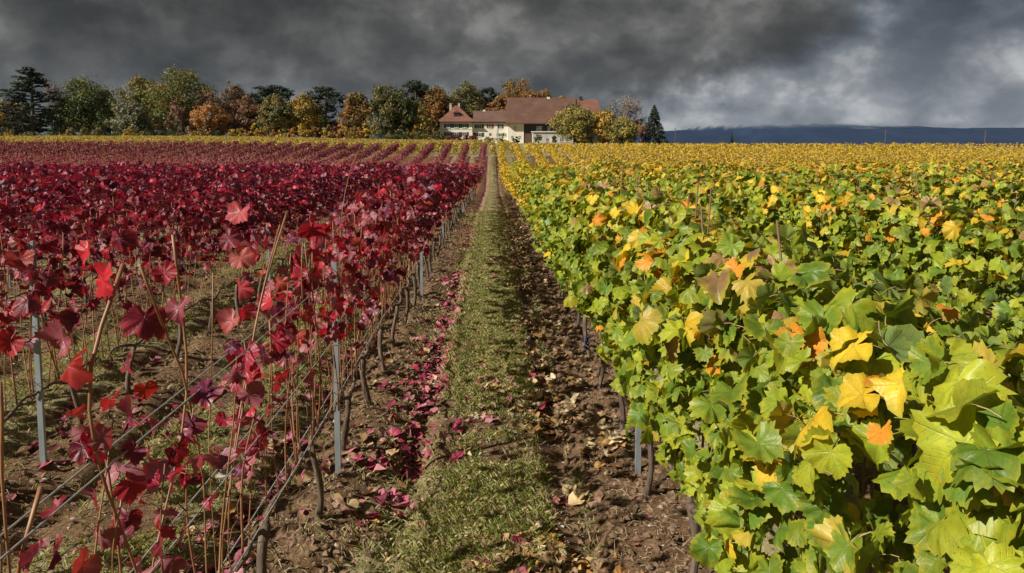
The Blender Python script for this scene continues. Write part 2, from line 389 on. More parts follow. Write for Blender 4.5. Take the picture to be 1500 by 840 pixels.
# ------------------------------------------------------------------ leaves
LOB = np.array([(0, 1.0), (6, .98), (14, .92), (22, .85), (28, .82), (34, .84), (42, .90), (50, .93), (58, .92), (66, .87), (74, .82), (82, .82), (92, .85), (104, .86), (116, .84), (132, .79), (150, .72), (165, .52), (174, .26), (180, .06)])
def leaf_template(nout, seed, rings=2, serr=.07, curl=1.0, petiole=True, lob=1.0):
    r = np.random.default_rng(seed)
    # sample the outline on both halves, always hitting the lobe tips
    half = np.linspace(0, 178, nout//2)
    th = np.concatenate([half, -half[::-1][:-1]]) if True else half
    th = np.concatenate([half, 360-half[1:][::-1]])
    tt = np.where(th > 180, 360-th, th)
    rad = np.interp(tt, LOB[:, 0], LOB[:, 1]); lb = r.uniform(.2, 1.15); rad = np.where(tt < 140, .90-(.90-rad)*lb, rad); lb2 = r.uniform(.82, 1.05); rad = rad*np.where(tt < 35, lb2, 1)
    asym = 1+.10*np.sin(R(1)*th*1+r.uniform(0, 6))*.8
    se = np.where(np.arange(len(th)) % 2 == 0, 1+serr, 1-serr)*(1+.05*r.standard_normal(len(th)))
    rad = rad*asym*se
    a = R(1)*th; k = len(th)
    ring = [np.zeros((1, 2))]; fr = [1.0] if rings == 1 else ([.55, 1.0] if rings == 2 else [.35, .7, 1.0])
    for q in fr: ring.append(np.stack([np.sin(a)*rad*q, np.cos(a)*rad*q], -1))
    p = np.vstack(ring)
    rr = np.linalg.norm(p, axis=1); an = np.arctan2(p[:, 0], p[:, 1])
    c1, c2, c3, ph, ph2 = r.uniform(.10, .55), r.uniform(-.45, .65), r.uniform(.05, .15), r.uniform(0, 6), r.uniform(0, 6)
    z = -curl*c1*p[:, 1]*np.abs(p[:, 1])*.7 - curl*c2*np.abs(p[:, 0])**1.4 + min(curl, 1)*.28*c3*rr*np.cos(5*an) + curl*.15*rr**2*np.sin(3*an+ph) + curl*.05*rr*np.sin(8*an+ph2) + curl*.10*p[:, 0]*p[:, 1]*r.uniform(-2, 2)
    v = np.column_stack([p[:, 0], p[:, 1], z]); f = []
    for j in range(k): f.append((0, 1+(j+1) % k, 1+j))
    for q in range(len(fr)-1):
        b0 = 1+q*k; b1 = b0+k
        for j in range(k):
            j2 = (j+1) % k; f += [(b0+j, b0+j2, b1+j2), (b0+j, b1+j2, b1+j)]
    lc = v.copy(); lc[:, 2] = 0
    f = np.array(f); fm = np.zeros(len(f), int)
    if petiole:
        pp = np.array([(0, 0, 0), (.02, -.28, -.05), (.05, -.55, -.20), (.06, -.75, -.42)])
        pv, pf = tube(pp, .022, 3, False)
        f = np.vstack([f, pf+len(v)]); fm = np.concatenate([fm, np.ones(len(pf), int)])
        v = np.vstack([v, pv]); lc = np.vstack([lc, np.zeros((len(pv), 3))])
    return v, f, lc, fm
M['petiole_red'] = mat_simple('red_petiole', (.30, .06, .05), (.42, .12, .08), 5, .5, 0, 0)
M['petiole_green'] = mat_simple('green_petiole', (.30, .26, .10), (.42, .25, .12), 5, .5, 0, 0)
HI = [leaf_template(50, i, 2, .042, 1.5) for i in range(10)]
MIDT = [leaf_template(14, 50+i, 1, .05, 1.0, False) for i in range(4)]
FART = [(np.array([(0, -.1, 0), (.8, .1, -.15), (.45, .75, .1), (0, 1, -.2), (-.45, .75, .1), (-.8, .1, -.15), (0, .35, .12)]),
         np.array([(6, 1, 2), (6, 2, 3), (6, 3, 4), (6, 4, 5), (6, 5, 0), (6, 0, 1)]))]
HIR = [leaf_template(46, 130+i, 2, .045, 1.6) for i in range(12)]
hi_red = [mesh('red_leaf', v, f, [M['leaf_red'], M['petiole_red']], lc=lc, fm=fm, smooth_=True) for v, f, lc, fm in HIR]
hi_green = [mesh('green_leaf', v, f, [M['leaf_green'], M['petiole_green']], lc=lc, fm=fm, smooth_=True) for v, f, lc, fm in HI]
DRYT = [leaf_template(30, 80+i, 2, .06, 1.15, False) for i in range(6)]
hi_dry = [mesh('fallen_leaf', v, f, [M['leaf_dry']], lc=lc, fm=fm, smooth_=True) for v, f, lc, fm in DRYT]

def frames(n, t):
    n = unit(n); t = unit(t-n*np.sum(t*n, -1, keepdims=True)); x = np.cross(t, n)
    return np.stack([x, t, n], -1)
def leaf_frames(outw, k, spread=.55, r=rng, sunny=.0):
    """blade normals face outwards and a little up, tips hang down"""
    n = outw*.75 + np.array([0, 0, .55]) + spread*1.15*r.standard_normal((k, 3))
    t = np.array([0, 0, -.9]) + .45*outw + .65*r.standard_normal((k, 3))
    return frames(n, t)
def scatter(templates, pos, fr, sc, which, lcs=None):
    vs, fs, vid = [], [], []; base = 0
    for w in range(len(templates)):
        sel = np.nonzero(which == w)[0]
        if len(sel) == 0: continue
        tv, tf = templates[w][0], templates[w][1]
        vv = np.einsum('kij,nj->kni', fr[sel]*sc[sel][:, None, None], tv)+pos[sel][:, None]
        vs.append(vv.reshape(-1, 3)); fs.append((tf[None]+(np.arange(len(sel))*len(tv))[:, None, None]).reshape(-1, 3)+base)
        vid.append(np.repeat(sel, len(tv))); base += len(sel)*len(tv)
        if lcs is not None: lcs.append(np.tile(templates[w][2], (len(sel), 1))+np.repeat(np.column_stack([0*sel, 0*sel, sel*1.7]), len(tv), 0))
    return np.vstack(vs), np.vstack(fs), np.concatenate(vid)
def leaf_mass(name, templates, pos, fr, sc, col, mat, r=rng, extra=None, veined=False):
    which = r.integers(0, len(templates), len(pos))
    lcs = [] if veined else None; v, f, vid = scatter(templates, pos, fr, sc, which, lcs); c = col[vid]; fm = np.zeros(len(f), int); mats = [mat]
    if extra is not None:
        ev, ef, em = extra; f = np.vstack([f, ef+len(v)]); v = np.vstack([v, ev]); c = np.vstack([c, np.ones((len(ev), 3))])
        fm = np.concatenate([fm, np.ones(len(ef), int)]); mats.append(em)
    return mesh(name, v, f, mats, cols=c, fm=fm, smooth_=veined, lc=np.vstack(lcs) if veined else None)

P_RED = np.array([(.25, .010, .034), (.095, .007, .024), (.42, .014, .038), (.12, .018, .058), (.38, .06, .035), (.36, .13, .16), (.16, .008, .027), (.20, .055, .10)])
W_RED = np.array([.30, .24, .10, .12, .03, .045, .14, .025]); W_RED = W_RED/W_RED.sum()
W_REDN = np.array([.22, .10, .20, .12, .12, .13, .06, .05]); W_REDN = W_REDN/W_REDN.sum()
def red_cols(k, r=rng, w=W_RED): return P_RED[r.choice(len(P_RED), k, p=w)]*(.75+.55*r.random((k, 1)))
P_GRN = np.array([(.20, .27, .020), (.09, .165, .018), (.29, .34, .026), (.135, .21, .022), (.56, .40, .03), (.60, .24, .025), (.24, .15, .075), (.40, .32, .05)])
def green_cols(z, d, r=rng):
    """green low down and near, golden with distance, rusty along the top"""
    z = np.asarray(z, float); d = np.broadcast_to(d, z.shape); k = len(z)
    top = smooth(1.58, 1.80, z)*(.22+.78*smooth(2.2, 4.6, d)); far = smooth(8, 30, d+5*r.standard_normal(k))
    w = np.array([.29, .32, .19, .22, .03, .004, .006, .04])[None]*(1-top[:, None]*.8)*(1-far[:, None]) \
        + top[:, None]*(1-far[:, None]*.7)*np.array([.17, .10, .12, .08, .19, .17, .09, .13])[None] \
        + far[:, None]*np.array([.16, .12, .10, .12, .48, .17, .05, .22])[None]  # near weights: extra dark green leaves stand in for shade in the hedge
    cw = np.cumsum(w, 1)/w.sum(1, keepdims=True); ii = (r.random((k, 1)) > cw).sum(1).clip(0, 7)
    c = P_GRN[ii]*(.80+.55*r.random((k, 1))); f = (.55*far)[:, None]
    return c*(1-f)+np.array([.58, .36, .025])*f*(.7+.6*r.random((k, 1)))

# ------------------------------------------------------------------ one vine of each side
def cane_path(r, x0, y0, z0, h, lean=.12, n=8):
    t = np.linspace(0, 1, n); dx, dy = r.uniform(-lean, lean)*.7, r.uniform(-lean, lean)*1.8
    ph = r.uniform(0, 6)
    return np.column_stack([x0+dx*t+.020*np.sin(5*t+ph), y0+dy*t+.03*np.sin(4*t+ph*2), z0+(h-z0)*t])
def trunk_mesh(seed, mat, hz=.50, arm=.42):
    r = np.random.default_rng(seed); mb = MB()
    z = np.linspace(-.12, hz, 8)
    p = np.column_stack([.03*np.sin(z*7+r.uniform(0, 6)), .04*np.sin(z*5+r.uniform(0, 6)), z])
    mb.tube(p, np.array([.034, .027, .022, .020, .022, .020, .024, .021])*(1+.15*r.standard_normal(8)), 7)
    for s in (-1, 1):
        t = np.linspace(0, 1, 6)
        q = np.column_stack([p[-1, 0]+.02*np.sin(6*t), p[-1, 1]+s*arm*t, p[-1, 2]-.03+.05*np.sin(2.5*t)+.03*t])
        mb.tube(q, np.linspace(.016, .009, 6), 6)
    return mb.mesh('vine_trunk', [mat], True)
def canes(seed, k, h=1.85, arm=.45, hz=.52, rr=.0055):
    r = np.random.default_rng(seed); out = []
    for i in range(k):
        y0 = (i+.5)/k*2*arm-arm+r.uniform(-.05, .05)
        out.append((cane_path(r, r.uniform(-.03, .03), y0, hz+r.uniform(-.04, .04), h*r.uniform(.78, 1.05)), rr*r.uniform(.7, 1.25)))
    return out
def cane_mesh(p, rad, mat, k=5):
    v, f = tube(p, np.linspace(rad*1.15, rad*.6, len(p)), k); return mesh('vine_cane', v, f, [mat], smooth_=True)
def red_leaf_pos(r, k, d=20, zlo=.92, zhi=1.84):
    z = zlo+(zhi-zlo)*r.beta(1.5, 1.15, k); s = np.where(r.random(k) < .5, -1, 1)
    x = s*np.abs(r.normal(.13, .09, k)); y = r.uniform(-.55, .55, k)
    ow = np.column_stack([np.sign(x)*.9, .3*r.standard_normal(k), .1+smooth(1.6, 1.85, z)])
    return np.column_stack([x, y, z]), unit(ow)
def green_leaf_pos(r, k, zlo=.56, zhi=1.78, depth=1.0, outer=True):
    z = zlo+(zhi-zlo)*r.beta(1.35, 1.05, k); s = np.where(r.random(k) < .5, -1, 1)
    half = .27*depth*np.clip((z-zlo+.2)/.55, .4, 1)*np.where(z > 1.72, .75, 1)
    y = r.uniform(-.58, .58, k); off = r.uniform(0, 50); half = half*(.62+.8*vnoise(y*3.2+off, z*3.2, 5))*np.where(r.random(k) < .06, 1.3, 1)
    x = s*half*(1-.38*r.random(k)**1.7 if outer else .75*r.random(k)); z = z+.10*(vnoise(y*2.5+off, 0*y, 9)-.5)*(z > 1.4)
    t = r.random(k) < .16
    x = np.where(t, r.uniform(-.25, .25, k), x); z = np.where(t, zhi-.12+.17*r.random(k), z)
    ow = np.column_stack([x*3.2, .25*r.standard_normal(k), np.where(t, 1.2, .15)])
    return np.column_stack([x, y, z]), unit(ow)

# shared variants for the mid-distance vines
def mid_red(seed, n, sc=.062, tm=MIDT, dens_bare=1.0):
    r = np.random.default_rng(seed); p, ow = red_leaf_pos(r, n); fr = leaf_frames(ow, n, .6, r)
    return leaf_mass('red_foliage', tm, p, fr, sc*(.7+.6*r.random(n)), red_cols(n, r), M['leaf_red_mass'], r)
def mid_green(seed, n, d, sc=.066, tm=MIDT, outer=True):
    r = np.random.default_rng(seed); p, ow = green_leaf_pos(r, n, outer=outer); fr = leaf_frames(ow, n, .5, r)
    return leaf_mass('green_foliage', tm, p, fr, sc*(.7+.6*r.random(n)), green_cols(p[:, 2], d, r), M['leaf_green_mass'], r)
def near_green(seed, n):
    r = np.random.default_rng(seed); p, ow = green_leaf_pos(r, n, .74, 1.86); fr = leaf_frames(ow, n, .5, r); p[:, 0] *= .86
    return leaf_mass('green_foliage', [(a, b_, c) for a, b_, c, d in HI], p, fr, .064*(.6+.65*r.random(n)), green_cols(p[:, 2], 3, r), M['leaf_green_inner'], r, veined=True)
VG_NEAR = [near_green(650+i, 320) for i in range(4)]
VR_TR = [trunk_mesh(200+i, M['bark']) for i in range(6)]
def cane_bundle(seed, k, mat, h=1.8, rr=.005, sides=3):
    mb = MB()
    for p, rad in canes(seed, k, h, rr=rr): mb.tube(p[::2], np.linspace(rad*1.1, rad*.6, 4), sides)
    return mb.mesh('vine_canes', [mat])
VR_CN = [cane_bundle(300+i, 8, M['cane'], 1.66, .0046, 4) for i in range(6)]
VG_CN = [cane_bundle(340+i, 5, M['cane_dark'], 1.88, .0042, 4) for i in range(4)]
VR_FO = [mid_red(400+i, 250, .055) for i in range(7)]
VR_FO2 = [mid_red(420+i, 120, .082) for i in range(6)]
GD = [9, 12, 16, 22, 32, 45]
VG_FO = [[mid_green(500+10*j+i, 520 if dd < 20 else 300, dd, .053 if dd < 20 else .070) for i in range(4)] for j, dd in enumerate(GD)]

ORD = ['first', 'second', 'third', 'fourth', 'fifth', 'sixth', 'seventh', 'eighth', 'ninth', 'tenth', 'eleventh', 'twelfth']
def nth(i):
    if i < len(ORD): return ORD[i]
    n = i+1; return f"{n}{'th' if 10 < n % 100 < 14 else {1:'st', 2:'nd', 3:'rd'}.get(n % 10, 'th')}"
def inview(x, y, pad=.06): return y > .3 and -.722/1.1-pad*3/max(y, 1)-.02 < x/y < .778/1.1+pad*3/max(y, 1)+.02
def put_leaf(m, parent, rel, fr3, s, col):
    o = bpy.data.objects.new('leaf', m); C.objects.link(o); o.parent = parent
    mt = Matrix([[fr3[0][0]*s, fr3[0][1]*s, fr3[0][2]*s, rel[0]], [fr3[1][0]*s, fr3[1][1]*s, fr3[1][2]*s, rel[1]], [fr3[2][0]*s, fr3[2][1]*s, fr3[2][2]*s, rel[2]], [0, 0, 0, 1]])
    o.matrix_basis = mt; o.color = (float(col[0]), float(col[1]), float(col[2]), 1)
    return o

NEAR = 8.2
def vine_list(rows, spacing, start):
    out = []
    for ri, X in enumerate(rows):
        y = start + (ri*.37 % spacing); k = 0
        while y < 91:
            if inview(X, y) or (abs(X) < 1.2 and y > .5): out.append((y + .35*abs(X), ri, k, X, y)); k += 1
            y += spacing
    out.sort(); return out
def outside(rows, spacing, start, skip):
    have = {(a, round(b_, 3)) for _, a, _, _, b_ in skip}; out = []
    for ri, X in enumerate(rows[:14]):
        y = start + (ri*.37 % spacing)
        while y < 60:
            if (ri, round(y, 3)) not in have and abs(X)/max(y, .1) < 6 and abs(X) < .85*y+9: out.append((y, ri, 0, X, y))
            y += spacing
    return out
RED = vine_list(RX, .92, .6); GRN = vine_list(GX, 1.0, .55)
red_ind, red_rest = RED[:300], RED[300:]
grn_ind, grn_rest = GRN[:300], GRN[300:]
red_rest = red_rest+outside(RX, .92, .6, RED); grn_rest = grn_rest+outside(GX, 1.0, .55, GRN)

# hero canes and leaves of the nearest red vines, measured in the row's own plane
def hero(paths, X):
    return [np.array([atX(px, py, X+.02*math.sin(i*2.3+j)) for i, (px, py) in enumerate(p)]) for j, p in enumerate(paths)]
def resample(p, n=9):
    t = np.linspace(0, 1, len(p)); tt = np.linspace(0, 1, n)
    # catmull-like smoothing by cubic interpolation of each coordinate
    q = np.column_stack([np.interp(tt, t, p[:, i]) for i in range(3)])
    q[1:-1] = q[1:-1]*.6+(q[:-2]+q[2:])*.2
    return q
def down_to(p, z0=.5, dx=0.0, dy=.05):
    """carry a cane on to the vine's arm below the frame"""
    e = p[-1]; return np.vstack([p, [e[0]+dx*.5, e[1]+dy*.5, (e[2]+z0)/2], [e[0]+dx, e[1]+dy, z0]]) if e[2] > z0+.1 else p
HERO = [
    ([(180, 388), (163, 440), (130, 522), (129, 610), (143, 690), (178, 775), (206, 840)], .0085),
    ([(205, 388), (226, 440), (245, 500), (272, 545), (281, 620), (302, 690), (300, 840)], .0070),
    ([(253, 344), (262, 420), (274, 500), (275, 590), (262, 660), (243, 750), (214, 840)], .0072),
    ([(420, 312), (392, 400), (372, 480), (361, 570), (345, 660), (322, 800)], .0078),
    ([(410, 330), (385, 420), (366, 520), (348, 620), (337, 700), (333, 800)], .0060),
    ([(395, 470), (399, 560), (398, 640), (410, 735)], .0058),
    ([(418, 500), (436, 590), (440, 650), (425, 700)], .0058),
    ([(312, 400), (311, 500), (308, 610), (304, 640)], .0040),
    ([(60, 714), (38, 790), (22, 845)], .0085),
    ([(0, 560), (4, 620), (1, 700)], .0065),
    ([(186, 700), (170, 770), (163, 830)], .005),
    ([(530, 210), (512, 250), (498, 320)], .004)]
HLEAF = [  # px, py, width px, colour, tilt seed
    (352, 312, 44, (.52, .10, .12)), (128, 368, 44, (.55, .015, .03)), (150, 412, 54, (.62, .02, .035)), (212, 466, 66, (.20, .010, .030)),
    (262, 452, 46, (.30, .07, .10)), (92, 498, 62, (.30, .08, .11)), (100, 536, 62, (.42, .04, .035)), (243, 696, 74, (.075, .012, .035)),
    (352, 378, 38, (.46, .12, .11)), (368, 360, 36, (.50, .06, .03)), (352, 422, 40, (.50, .07, .09)), (360, 520, 50, (.36, .015, .05)),
    (456, 336, 42, (.42, .02, .05)), (470, 372, 40, (.55, .03, .05)), (160, 588, 40, (.45, .03, .025)), (150, 640, 44, (.36, .14, .16)),
    (196, 660, 40, (.17, .02, .06)), (180, 784, 48, (.14, .012, .035)), (148, 788, 46, (.33, .12, .14)), (140, 726, 40, (.30, .09, .11)),
    (212, 570, 36, (.50, .05, .02)), (40, 440, 40, (.20, .03, .05)), (70, 410, 42, (.14, .03, .06)), (340, 470, 40, (.45, .12, .13)),
    (396, 440, 40, (.50, .02, .04)), (420, 455, 38, (.16, .02, .05)), (386, 520, 36, (.13, .02, .06)), (335, 350, 36, (.30, .06, .09)),
    (14, 500, 44, (.40, .02, .03)), (30, 380, 40, (.35, .04, .03)), (175, 350, 40, (.16, .01, .03)), (200, 345, 38, (.45, .13, .15)),
    (430, 385, 40, (.30, .01, .03)), (452, 405, 44, (.26, .01, .03)), (405, 500, 36, (.38, .02, .05)), (110, 470, 40, (.13, .02, .05)),
    (60, 455, 44, (.33, .02, .03)), (240, 400, 36, (.35, .02, .04)), (368, 560, 36, (.40, .03, .05)), (186, 525, 40, (.18, .02, .04))]
hero_c = [(resample(down_to(hero([p], RX[0])[0]), 12), rad*.62) for p, rad in HERO]
hero_l = []
for i, (px, py, w, c) in enumerate(HLEAF):
    q = atX(px, py, RX[0]+.05*math.sin(i*1.7)); hero_l.append((q, w*.84*q[1]/FPX/1.55, c))

r1_ind = [v for v in red_ind if v[1] == 0]
for _, ri, k, X, y in red_ind:
    zg = float(zt(X, y))+.03
    where = f"{nth(k)} from the front in the {nth(ri)} row left of the path"
    near = y < NEAR and abs(X) < 7.6
    lab = ("sparse crimson vine, " if ri == 0 and y < 4.5 else "leafy crimson vine, " if near else "red vine, ") + where
    e = empty('red_grapevine', (X, y, zg), lab, 'grapevine', 'red vines trained on wires')
    r = np.random.default_rng(9000+ri*131+k)
    tr = obj('trunk', VR_TR[r.integers(6)], e); tr.rotation_euler.z = math.pi*r.integers(2)
    if near:
        first = ri == 0 and y < 3.9
        cs = canes(7000+ri*50+k, 4 if first else 11, 1.55 if first else 1.70, rr=.0040)
        for p, rad in cs: obj('cane', cane_mesh(p, rad*1.15, M['cane'], 6), e)
        for q_ in range(7 if ri == 0 else 4):
            b0 = cs[r.integers(len(cs))][0]; a0 = b0[r.integers(2, 7)]; dv = unit(r.normal(0, 1, 3)*np.array([.6, 1, .5])+np.array([0, 0, .35])); ln = r.uniform(.12, .38)
            tt_ = np.linspace(0, 1, 6)[:, None]; tp = a0+dv*ln*tt_+np.array([0, 0, -.10])*tt_**2+.018*r.standard_normal((6, 3))*tt_
            obj('twig', cane_mesh(tp, r.uniform(.0016, .003), M['cane_dark'], 4), e)
        if ri == 0: n = 36 if first else int(105+smooth(3.9, 8, y)*80)
        else: n = int((110 if ri == 1 else 150)+smooth(2, 8, y)*60)
        p, ow = red_leaf_pos(r, n, zlo=.9 if not first else 1.0, zhi=1.78)
        # leaves sit on the canes
        cp = np.vstack([c[0] for c in cs]); cp = cp[cp[:, 2] > .85]
        if first: 
            q = cp[r.integers(len(cp), size=n)]; p = q+r.normal(0, .05, (n, 3))
        fr = leaf_frames(ow, n, .75, r); cc = red_cols(n, r, W_REDN if ri == 0 else W_RED)*.85; sc = .050*(.6+.65*r.random(n))
        for i in range(n): put_leaf(hi_red[r.integers(12)], e, p[i], fr[i], sc[i], cc[i])
        if first or (ri == 0):
            for hc, rad in hero_c:
                if abs(hc[-1][1]-y) <= .46:
                    q = hc-np.array([X, y, zg]); obj('cane', cane_mesh(q, rad, M['cane'], 8), e)
            for i, (q, s, c) in enumerate(hero_l):
                if abs(q[1]-y) <= .46:
                    v = unit(np.array([0, 0, CAMZ])-q); nn = v*.55+np.array([-.3, -.2, .4])+.6*r.standard_normal(3)
                    f3 = frames(nn[None], np.array([[0, 0, -1.0]])+.33*r.standard_normal((1, 3)))[0]
                    put_leaf(hi_red[i % 12], e, q-np.array([X, y, zg]), f3, s, np.array(c)*.72)
    else:
        cn = obj('cane', VR_CN[r.integers(6)], e); cn['kind'] = 'stuff'; cn.rotation_euler.z = math.pi*r.integers(2)
        fo = obj('foliage', (VR_FO[r.integers(7)] if y < 22 else VR_FO2[r.integers(6)]), e); fo['kind'] = 'stuff'
        fo.rotation_euler.z = math.pi*r.integers(2); fo.scale.z = r.uniform(.87, 1.0)

for _, ri, k, X, y in grn_ind:
    zg = float(zt(X, y))+.03
    where = f"{nth(k)} from the front in the {nth(ri)} row right of the path"
    near = y < NEAR and abs(X) < 7.2
    lab = ("bright green vine, " if near else "yellowing green vine, " if y < 16 else "golden vine, ") + where
    e = empty('green_grapevine', (X, y, zg), lab, 'grapevine', 'green and golden vines trained on wires')
    r = np.random.default_rng(19000+ri*131+k)
    tr = obj('trunk', VR_TR[r.integers(6)], e); tr.rotation_euler.z = math.pi*r.integers(2)
    if near:
        for p, rad in canes(7700+ri*50+k, 6, 1.98, rr=.0052): obj('cane', cane_mesh(p, rad, M['cane_dark'], 6), e)
        n = 300 if ri == 0 else 200
        p, ow = green_leaf_pos(r, n*2, .74, 1.87 if ri == 0 and y < 5 else 1.80)
        # keep those that face the path or the top: they are what one sees
        keep = np.argsort((p[:, 0] > .05)*(p[:, 2] < 1.62)*1.0+r.random(n*2)*.5)[:n]; p, ow = p[keep], ow[keep]
        fr = leaf_frames(ow, n, .42, r); cc = green_cols(p[:, 2], y, r); sc = .061*(.5+.75*r.random(n))
        for i in range(n): put_leaf(hi_green[r.integers(10)], e, p[i], fr[i], sc[i], cc[i])
        fo = obj('foliage', VG_NEAR[r.integers(4)], e); fo['kind'] = 'stuff'; fo.scale.z = .98
    else:
        cn = obj('cane', VG_CN[r.integers(4)], e); cn['kind'] = 'stuff'
        j = int(np.argmin(np.abs(np.array(GD)-y)))
        fo = obj('foliage', VG_FO[j][r.integers(4)], e); fo['kind'] = 'stuff'; fo.rotation_euler.z = math.pi*r.integers(2); fo.scale.z = r.uniform(.87, 1.01)

# ------------------------------------------------------------------ the rest of the rows, one mass on either side
def mass_rows(rest, red):
    P, O, SC, CC, cv, cf, cn_ = [], [], [], [], [], [], 0
    r = np.random.default_rng(77 if red else 78)
    for _, ri, k, X, y in rest:
        n = 110 if y < 14 else 60 if y < 45 else 42
        if red and 48 < y < 74: n = 30 if X > -20 else 46
        if red and y > 78: n = 60
        s = .075 if y < 14 else .105 if y < 45 else .13
        p, ow = (red_leaf_pos(r, n) if red else green_leaf_pos(r, n))
        zg = float(zt(X, y)); P.append(p*np.array([1, 1, .93])+np.array([X, y, zg])); O.append(ow); SC.append(s*(.7+.6*r.random(n)))
        c = red_cols(n, r) if red else green_cols(p[:, 2], y, r)
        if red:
            f = float(smooth(45, 70, y)); c = c*(1-.5*f)+np.array([.32, .09, .12])*.5*f*(.6+.8*r.random((n, 1)))  # dusty pink mixed in with distance, partly painted haze
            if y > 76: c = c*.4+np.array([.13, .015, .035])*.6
        CC.append(c)
        if red:
            m = 6 if y < 50 else 4
            for _q in range(m):
                yy = y+r.uniform(-.5, .5); xx = X+r.uniform(-.06, .06); w = .008+.0001*y; z1 = 1.75+r.uniform(-.3, .2); dxx, dyy = r.uniform(-.1, .1, 2)
                cv += [(xx-w, yy, zg+.1), (xx+w, yy, zg+.1), (xx+w+dxx, yy+dyy, zg+z1), (xx-w+dxx, yy+dyy, zg+z1)]
                cf += [(cn_, cn_+1, cn_+2), (cn_, cn_+2, cn_+3)]; cn_ += 4
    P, O, SC, CC = map(np.concatenate, (P, O, SC, CC)); fr = leaf_frames(O, len(P), .6, r)
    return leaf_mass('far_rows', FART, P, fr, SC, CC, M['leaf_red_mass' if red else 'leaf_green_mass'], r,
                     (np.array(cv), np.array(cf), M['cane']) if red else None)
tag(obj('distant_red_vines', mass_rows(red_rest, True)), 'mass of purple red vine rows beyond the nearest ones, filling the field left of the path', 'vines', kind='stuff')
tag(obj('distant_golden_vines', mass_rows(grn_rest, False)), 'mass of golden vine rows filling the field right of the path up to the skyline', 'vines', kind='stuff')
def yellow_band():
    r = np.random.default_rng(5); P, O, SC, CC = [], [], [], []
    for X in np.arange(-150, 4.5, 1.5):
        ys = np.arange(104+r.uniform(0, 1), 196, 1.0)
        ys = ys[(X/ys > -.70)]
        if X > 2: ys = ys[ys < 190]
        for y in ys:
            n = 16 if y < 130 else 9
            p, ow = green_leaf_pos(r, n, .3); P.append(p*np.array([.8, 1, .93])+np.array([X, y, float(zt(X, y))])); O.append(ow)
            SC.append(.22*(.7+.6*r.random(n))); CC.append(np.array([(.50, .34, .07), (.46, .26, .05), (.38, .31, .07), (.24, .20, .05)])[r.integers(0, 4, n)]*(.8+.4*r.random((n, 1))))
    for X in np.arange(5, 62, 1.92):
        for y in np.arange(98, 116+X*0, 1.2):
            n = 12; p, ow = green_leaf_pos(r, n, .3); P.append(p*np.array([.9, 1, .9])+np.array([X, y, float(zt(X, y))])); O.append(ow)
            SC.append(.2*(.7+.6*r.random(n))); CC.append(green_cols(p[:, 2], 60, r))
    P, O, SC, CC = map(np.concatenate, (P, O, SC, CC))
    return leaf_mass('yellow_rows', FART, P, leaf_frames(O, len(P), .6, r), SC, CC, M['leaf_green_mass'], r)
tag(obj('yellow_vine_field', yellow_band()), 'bright yellow vineyard band in front of the farmhouse and trees', 'vines', kind='stuff')

# ------------------------------------------------------------------ posts and wires
def post_parts():
    mb = MB(); h = 1.72; w = .0185; t = .0028; dpt = .026
    # an open C-section with folded lips
    for x0, x1, y0, y1 in ((-w, w, -dpt/2, -dpt/2+t), (-w, -w+t, -dpt/2+t, dpt/2), (w-t, w, -dpt/2+t, dpt/2), (-w+t, -w+.008, dpt/2-t, dpt/2), (w-.008, w-t, dpt/2-t, dpt/2)):
        mb.box(x0, x1, y0, y1, -.25, h)
    prof = mb.mesh('post_profile', [M['steel']])
    hooks = []
    for z in (.62, .68, 1.02, 1.08, 1.28, 1.50, 1.58):
        mb = MB()
        for s in (-1, 1):
            a = np.linspace(0, math.pi*1.3, 6)
            mb.tube(np.column_stack([s*(w+.006+.007*np.sin(a)), np.full(6, 0.0), z+.010*np.cos(a)]), .0022, 4)
        hooks.append(mb.mesh('wire_hook', [M['steel']]))
    return prof, hooks
PROF, HOOKS = post_parts()
def post(x, y, lab, h=1.0):
    e = empty('trellis_post', (x, y, float(zt(x, y))), lab, 'post', 'steel trellis posts')
    e.scale.z = h
    obj('profile', PROF, e)
    if y < 26:
        for hk in HOOKS: obj('wire_hook', hk, e)
    return e
post_y = np.arange(4.93, 91, 5.35)
for i, y in enumerate(post_y):
    post(RX[0]+(.0 if i != 1 else .06), y, f"galvanised steel post, {nth(i)} along the red row edging the path", .94)
for i, y in enumerate(np.arange(5.16, 80, 5.35)):
    if i < 10: post(RX[1], y, f"galvanised steel post, {nth(i)} along the second red row left of the path", .94)
for j in (2, 3, 4, 5):
    ys = [y for y in np.arange(5.2+.3*j, 45, 5.35) if inview(RX[j], y)]
    for i, y in enumerate(ys[:6]): post(RX[j], y, f"steel trellis post, {nth(i)} in view in the {nth(j)} red row", .94)
for i, y in enumerate(np.arange(4.95, 60, 5.35)): post(GX[0]+.02, y, f"steel post buried in leaves, {nth(i)} along the green row edging the path")
for j in (1, 2, 3, 4):
    ys = [y for y in np.arange(4.85+.25*(j-1), 40, 5.35) if inview(GX[j], y)]
    for i, y in enumerate(ys[:5]): post(GX[j], y, f"steel post among leaves, {nth(i)} in view in the {nth(j)} row right of path", 1.0)
def wire(X, z, off, y0, y1, lab, rad=.0019, twist=0):
    ys = np.concatenate([np.arange(y0, 14, .35), np.arange(14, y1, 2.7)])
    zz = zt(X, ys)+z+.012*np.sin(ys*math.pi/5.35*2)
    p = np.column_stack([X+off+(.004*np.sin(ys*9) if twist else 0*ys), ys, zz])
    v, f = tube(p, rad, 4, False)
    tag(obj('trellis_wire', mesh('trellis_wire', v, f, [M['wire']], smooth_=True)), lab, 'wire', 'trellis wires')
hn = {.64: 'lowest', 1.04: 'middle', 1.46: 'top'}
